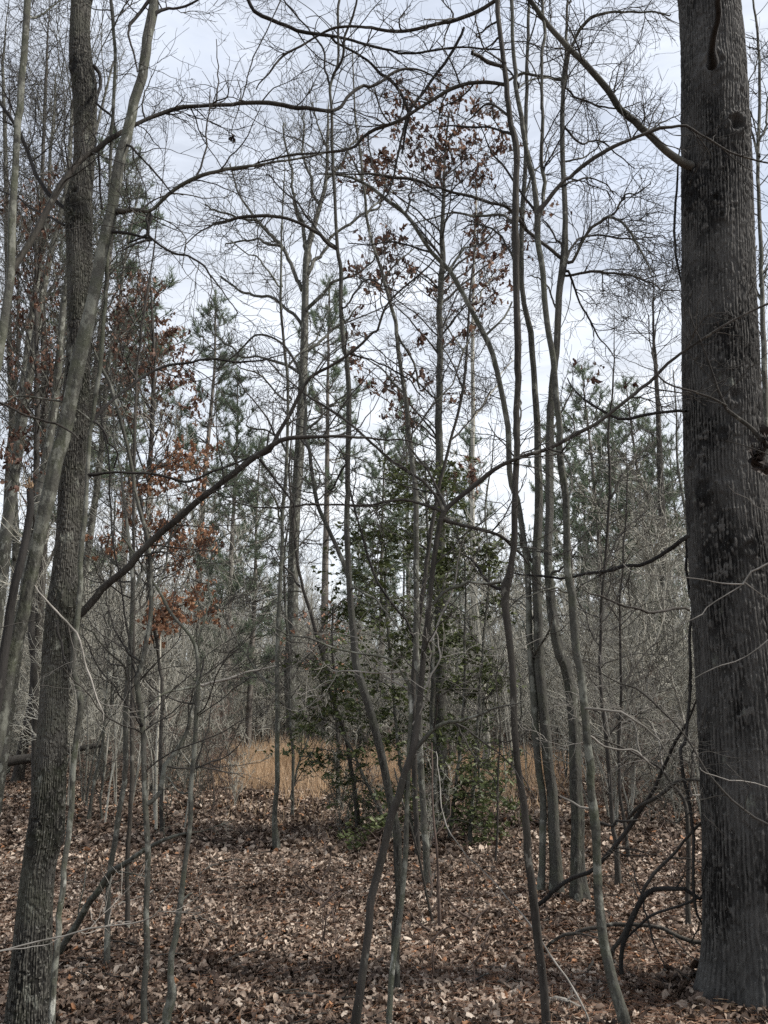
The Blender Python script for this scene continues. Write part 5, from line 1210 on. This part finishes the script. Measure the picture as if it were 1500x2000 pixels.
fallen('long straight pale stick leaning against the gnarled trunk in the right foreground', "1152,1997,6 1122,1940,6 1098,1902,5 1066,1860,5 1035,1807,4 1000,1765,4 955,1710,3 920,1675,3 892,1643,3 871,1615,3 860,1562,3 857,1510,3 852,1468,2", 4.3, 5.6, M_twigp, 1, sides=6)
fallen('pale curving branch entering from the left edge across the two left trunks', "-120,1905,5 -60,1868,5 0,1851,5 45,1844,5 105,1834,5 157,1818,5 210,1804,4 262,1793,4 290,1785,4 315,1769,3 336,1744,3 350,1720,2", 3.55, 3.5, M_twigp, 3, name='bare_branch', sides=6)
fallen('second pale twig just under the pale curving branch at the left edge', "-60,1862,3 30,1855,3 70,1853,3 100,1842,2 112,1833,2", 3.52, 3.52, M_twigp, 0, name='bare_branch', sides=5)
fallen('bleached dead twig hanging down right of the collar on the ridged left trunk', "66,1140,3 98,1182,5 115,1206,5 140,1224,5 154,1252,5 164,1290,5 175,1322,5 185,1350,4 194,1380,4 202,1408,2", 3.95, 3.85, M_twigp, 2, name='bare_branch', sides=6)
fallen('short dark branch with a splintered tip crossing the leaning pale trunk at the left edge', "-60,760,5 0,783,5 52,811,5 105,835,5 154,859,4", 3.8, 3.8, M_brown, 1, name='bare_branch')
fallen('snapped dark branch hung in the crowns over the red oak leaves', "748,392,3 759,371,4 776,315,5 790,262,5 801,217,7 829,175,7 846,147,7 864,122,7 885,91,7 906,54,6", 5.4, 5.2, M_dark, 2, name='bare_branch')
fallen('dark arching overhead branch entering from the top left of the sky', "470,-30,9 500,23,9 528,38,9 563,54,8 598,65,8 640,70,7 675,75,6 717,86,6 762,96,5 808,101,5 850,96,5 902,91,4 955,93,4 1000,96,3", 4.6, 5.2, M_dark, 14, name='bare_branch', tlen=0.7)
fallen('dark bowed branch dropping from the overhead branch to a knotted joint in the upper sky', "645,70,6 682,94,6 717,119,6 745,147,7 759,154,8 776,171,7 790,196,7 798,224,6 790,262,5 785,300,4", 4.9, 5.2, M_dark, 8, name='bare_branch', tlen=0.6)
r_ = fallen('thin twig dangling one dark crumpled leaf clump alone in the upper left sky', "560,-40,4 530,40,3 500,110,3 478,190,3 456,255,2 452,262,2", 4.6, 4.5, M_dark, 3, name='bare_branch')
c_ = at(452, 268, 4.5); k = 9
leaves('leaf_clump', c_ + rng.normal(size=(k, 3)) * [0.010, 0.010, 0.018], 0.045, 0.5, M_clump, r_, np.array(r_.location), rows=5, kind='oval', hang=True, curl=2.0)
# limb in front of the massive trunk with two dead leaf clumps, and pale twigs crossing it
r_ = fallen('dark limb entering from the right edge and forking in front of the massive trunk', "1600,960,11 1500,870,10 1472,839,9 1440,812,8 1420,793,7 1410,768,6 1402,748,5 1381,695,4 1360,650,3 1345,600,2", 3.9, 3.95, M_brown, 2, name='bare_branch')
for s in ("1420,793,5 1385,779,5 1350,767,4 1315,758,4 1287,737,4 1276,702,3 1280,660,3 1290,600,2", "1385,778,2 1398,764,3 1413,752,2 1420,735,2", "1350,767,3 1330,772,2 1280,775,2 1250,785,2 1220,800,2"):
    Ls = wiggle(catmull(trace(s, 3.92, 3.95), 0.04), 0.004, rng); Tubes().add(Ls[:, :3], Ls[:, 3], 6).build('side_branch', M_brown, r_, np.array(r_.location))
for (x, y, k) in ((1478, 890, 9), (1492, 862, 6), (1488, 910, 5)):
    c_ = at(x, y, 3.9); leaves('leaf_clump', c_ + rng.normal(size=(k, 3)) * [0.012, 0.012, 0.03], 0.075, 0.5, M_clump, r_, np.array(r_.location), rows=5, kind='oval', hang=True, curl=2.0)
fallen('pale forked twig crossing the massive trunk at two thirds height below the dead leaf clumps', "1620,1092,5 1560,1080,5 1500,1098,5 1472,1112,5 1455,1138,5 1420,1135,4 1385,1128,3 1336,1124,3 1280,1122,3 1238,1117,3 1217,1101,2", 3.9, 4.0, M_twigp, 1, name='bare_branch', sides=6)
r_ = fallen('pale descending twig that leaves the forked twig downward over the massive trunk', "1620,1217,3 1560,1205,3 1500,1175,3 1455,1141,4 1448,1147,3 1402,1175,3 1350,1210,3 1315,1231,2", 3.9, 4.0, M_twigp, 0, name='bare_branch', sides=5)
fallen('short pale twig with a hooked tip over the massive trunk below the hanging leaves', "1615,1040,3 1500,1000,2 1470,975,2 1440,960,2 1421,948,2", 3.9, 3.9, M_twigp, 1, name='bare_branch', sides=5)
fallen('pale twig slanting down left across the lower middle of the massive trunk', "1620,1237,3 1560,1225,3 1500,1248,4 1455,1276,3 1395,1304,3 1350,1329,2", 3.9, 3.95, M_twigp, 0, name='bare_branch', sides=5)
fallen('long grey whip curving from the thicket down across the lower massive trunk', "1620,1642,5 1560,1630,5 1500,1612,5 1448,1580,5 1413,1545,5 1378,1503,5 1350,1457,4 1315,1415,4 1280,1377,4 1245,1345,4 1210,1335,3 1154,1310,2", 3.9, 4.1, M_brown, 4, name='bare_branch', sides=6)
fallen('short whitish twig branching off the grey whip over the massive trunk', "1620,1567,3 1560,1555,3 1500,1538,3 1420,1517,3 1378,1503,3 1367,1499,2", 3.88, 3.9, M_twigp, 0, name='bare_branch', sides=5)
fallen('black woody vine running down along the left side of the massive trunk', "1336,1050,3 1334,1063,6 1334,1175,7 1336,1315,7 1336,1405,7 1338,1475,8 1345,1527,8 1357,1573,7 1360,1650,7 1362,1720,7 1366,1772,6 1378,1814,6 1384,1900,6", 4.9, 4.8, M_dark, 3, name='woody_vine', tlen=0.25, wig=0.022)
fallen('thin black vine hugging the massive trunk high up below the big pale limb', "1331,270,3 1329,315,4 1325,385,6 1318,440,6 1317,480,6 1327,525,5 1333,560,3", 4.85, 4.85, M_dark, 1, name='woody_vine', tlen=0.25)
fallen('thin black vine dangling between the left saplings and the rust orange leaves', "190,740,3 199,814,4 210,895,4 217,1000,4 227,1070,4 238,1157,4 248,1227,4 259,1297,4 269,1332,4", 4.5, 4.3, M_dark, 3, name='woody_vine', tlen=0.3)
fallen('knobbly broken branch hanging from a limb in the upper left sky', "250,475,4 290,460,6 289,430,6 290,416,5", 3.8, 3.8, M_dark, 1, name='bare_branch')

tree('sapling', 'slim grey sapling just past the right edge that carries the twigs crossing the massive trunk', 'sapling', 3.9,
     "1640,2100,16 1635,1800,15 1625,1500,14 1618,1200,13 1606,960,12 1590,700,10 1580,400,8 1570,100,5", [], M_thin, 12, 1.0, 0.6, uplimbs=0, off=True)
tree('sapling', 'slim grey sapling just past the left edge that carries the pale curving branch', 'sapling', 3.55,
     "-130,2150,15 -125,1905,13 -140,1600,12 -150,1200,10 -160,800,7 -170,500,4", [], M_thin, 10, 0.5, 0.4, uplimbs=0, off=True)

def snag():
    C = trace("-30,1480,20 -10,1400,20 0,1345,19 7,1280,18 16,1227,17 21,1192,17 31,1140,17 42,1087,16 52,1035,15 61,982,15 58,955,13", 3.85)
    C = np.vstack([[C[0, 0] - 0.25, 3.85, -0.1, 0.03], C]); base = np.array([C[0, 0], 3.85, 0.0])
    root = empty('broken_trunk', base, 'black decayed snag with a splintered orange top at the left edge', 'dead tree')
    Cs = wiggle(catmull(C, 0.04), 0.008, rng); Cs[:, 3] *= 1 + 0.12 * fbm1(len(Cs), 6, rng)
    P, R = trunk_mesh(Cs, 16, 0, rng); Tubes().add(P, R, 16).build('trunk', M_dark, root, base)
    e = Cs[-1, :3]; k = 26
    b0 = e + rng.normal(size=(k, 3)) * [0.010, 0.010, 0.01]
    P = np.stack([b0, b0 + np.stack([rng.normal(size=k) * 0.012 - 0.006, rng.normal(size=k) * 0.012, rng.uniform(0.01, 0.05, k)], 1)], 1)
    P = np.stack([P[:, 0], P.mean(1), P[:, 1]], 1)
    Tubes().add(P, np.tile([0.004, 0.003, 0.0006], (k, 1)), 4).build('splinters', M_wood, root, base)
snag()
# torn strip of wood at the foot of the massive trunk
c_ = at(1400, 1985, ground_y(1400, 1985)); T = Tubes()
for k in range(26):
    a = rng.uniform(-0.5, 0.1); p0 = c_ + np.array([rng.normal() * 0.09 + 0.02, rng.normal() * 0.05, 0.02 + rng.random() * 0.04]); l_ = rng.uniform(0.06, 0.22)
    pp = np.array([p0 + np.array([math.cos(a), math.sin(a) * 0.5, -0.12 + 0.1 * rng.random()]) * l_ * t_ for t_ in (0, 0.5, 1)]); T.add(pp, np.array([0.0015, 0.0032, 0.0008]), 4)
tag(T.build('torn_wood', M_wood), 'torn orange brown strip of wood on the needles at the foot of the massive trunk', 'dead wood')

# sticks lying about
gsticks = [("520,1960,6 600,1963,7 700,1968,6 780,1965,5 850,1972,4", 'grey stick lying level across the bottom of the picture at centre'),
           ("1000,1845,4 1035,1870,5 1060,1885,6 1100,1905,4", 'short stick pointing at the foot of the gnarled trunk'),
           ("1060,1975,9 1090,1985,10 1135,1995,9", 'stout pale stick between the gnarled and curved trunks at the bottom edge'),
           ("1075,1955,6 1110,1948,6 1150,1915,6 1175,1885,5", 'dark stick curling up between the gnarled and curved trunks'),
           ("900,1900,3 960,1945,4 1000,1985,4", 'thin stick slanting to the lower right of centre'),
           ("440,1890,3 500,1870,4 560,1880,3", 'thin twig on the leaves left of the brown crooked stem'),
           ("560,1975,4 590,1985,5 640,1998,4", 'small stick nearly at the bottom edge left of the brown crooked stem'),
           ("200,1790,3 250,1765,4 310,1745,3", 'thin dark twig behind the pale curving branch'),
           ("840,1690,3 880,1710,4 930,1700,3", 'thin twig lying behind the straight grey pole'),
           ("1240,1890,4 1290,1905,5 1350,1935,4", 'dark stick on the needles left of the massive root flare'),
           ("1130,1845,3 1180,1870,4 1215,1905,5 1260,1930,3", 'stick lying in front of the hoop branch foot'),
           ("380,1720,3 430,1700,4 500,1690,3", 'twig on the shaded leaves in the middle distance left of centre')]
for s, lab in gsticks: fallen(lab, s, 5, None, M_brown if 'pale' not in lab else M_twigp, 2, 'stick', 6, True, 0.12)
lg = fallen('mossy grey log lying behind the ridged trunk at the left edge', "-80,1500,20 -20,1492,21 20,1488,21 70,1482,19 130,1470,15 200,1455,9", 14, 14.5, M_brown, 5, 'fallen_log', 12, False, 0.8)

# sprouts in the foreground leaves
spr_ = make_sapling(700, 0.75, 0.003, 0.03, 5, 1.2, M_red, 'sprout', 'hair thin leafless sprout standing in the foreground leaves', 'sprout', 'leafless sprouts in the foreground leaves', 4, 0.02, 1, 0.3)
for px, py, s in [(632, 1900, 1.2), (655, 1880, 0.8), (848, 1975, 1), (930, 1965, 1.1), (1318, 1760, 1.2), (1330, 1740, 1.0), (1100, 1640, 1.4), (500, 1640, 1), (460, 1720, 0.8), (410, 1670, 1.1), (735, 1700, 1.0), (1260, 1650, 1.1), (1290, 1690, 0.9), (1015, 1690, 1.1), (570, 1740, 0.7)]:
    Y = ground_y(px, py); x = at(px, py, Y)[0]; place(spr_, (x, Y, float(h(x, Y))), rng.uniform(0, 6), s, 'hair thin leafless sprout standing in the foreground leaves')

# pale rail glimpsed through the far trees
Yr = 62.0; x0, x1 = at_x(955, Yr), at_x(985, Yr)
rr = empty('white_rail', (x0, Yr, 0), 'pale rail glimpsed far off through the trees right of the evergreen', 'rail')
def box(name, c, s, m_, parent, org):
    c = np.array(c, float); s = np.array(s, float) / 2
    V = np.array([[x, y, z] for x in (-1, 1) for y in (-1, 1) for z in (-1, 1)]) * s + c
    fc = [0, 1, 3, 2, 4, 6, 7, 5, 0, 4, 5, 1, 2, 3, 7, 6, 0, 2, 6, 4, 1, 5, 7, 3]
    return mesh_obj(name, V, fc, [4] * 6, m_, parent, org, smooth=False)
zr = at(967, 1427, Yr)[2]
box('rail', ((x0 + x1) / 2, Yr, zr), (x1 - x0, 0.08, 0.28), M_white, rr, (x0, Yr, 0))
for k in range(3): box('post', (x0 + (x1 - x0) * k / 2, Yr + 0.1, zr / 2), (0.12, 0.1, zr + 0.2), M_white, rr, (x0, Yr, 0))
for o in bpy.data.objects:
    if '_used' in o: del o['_used']
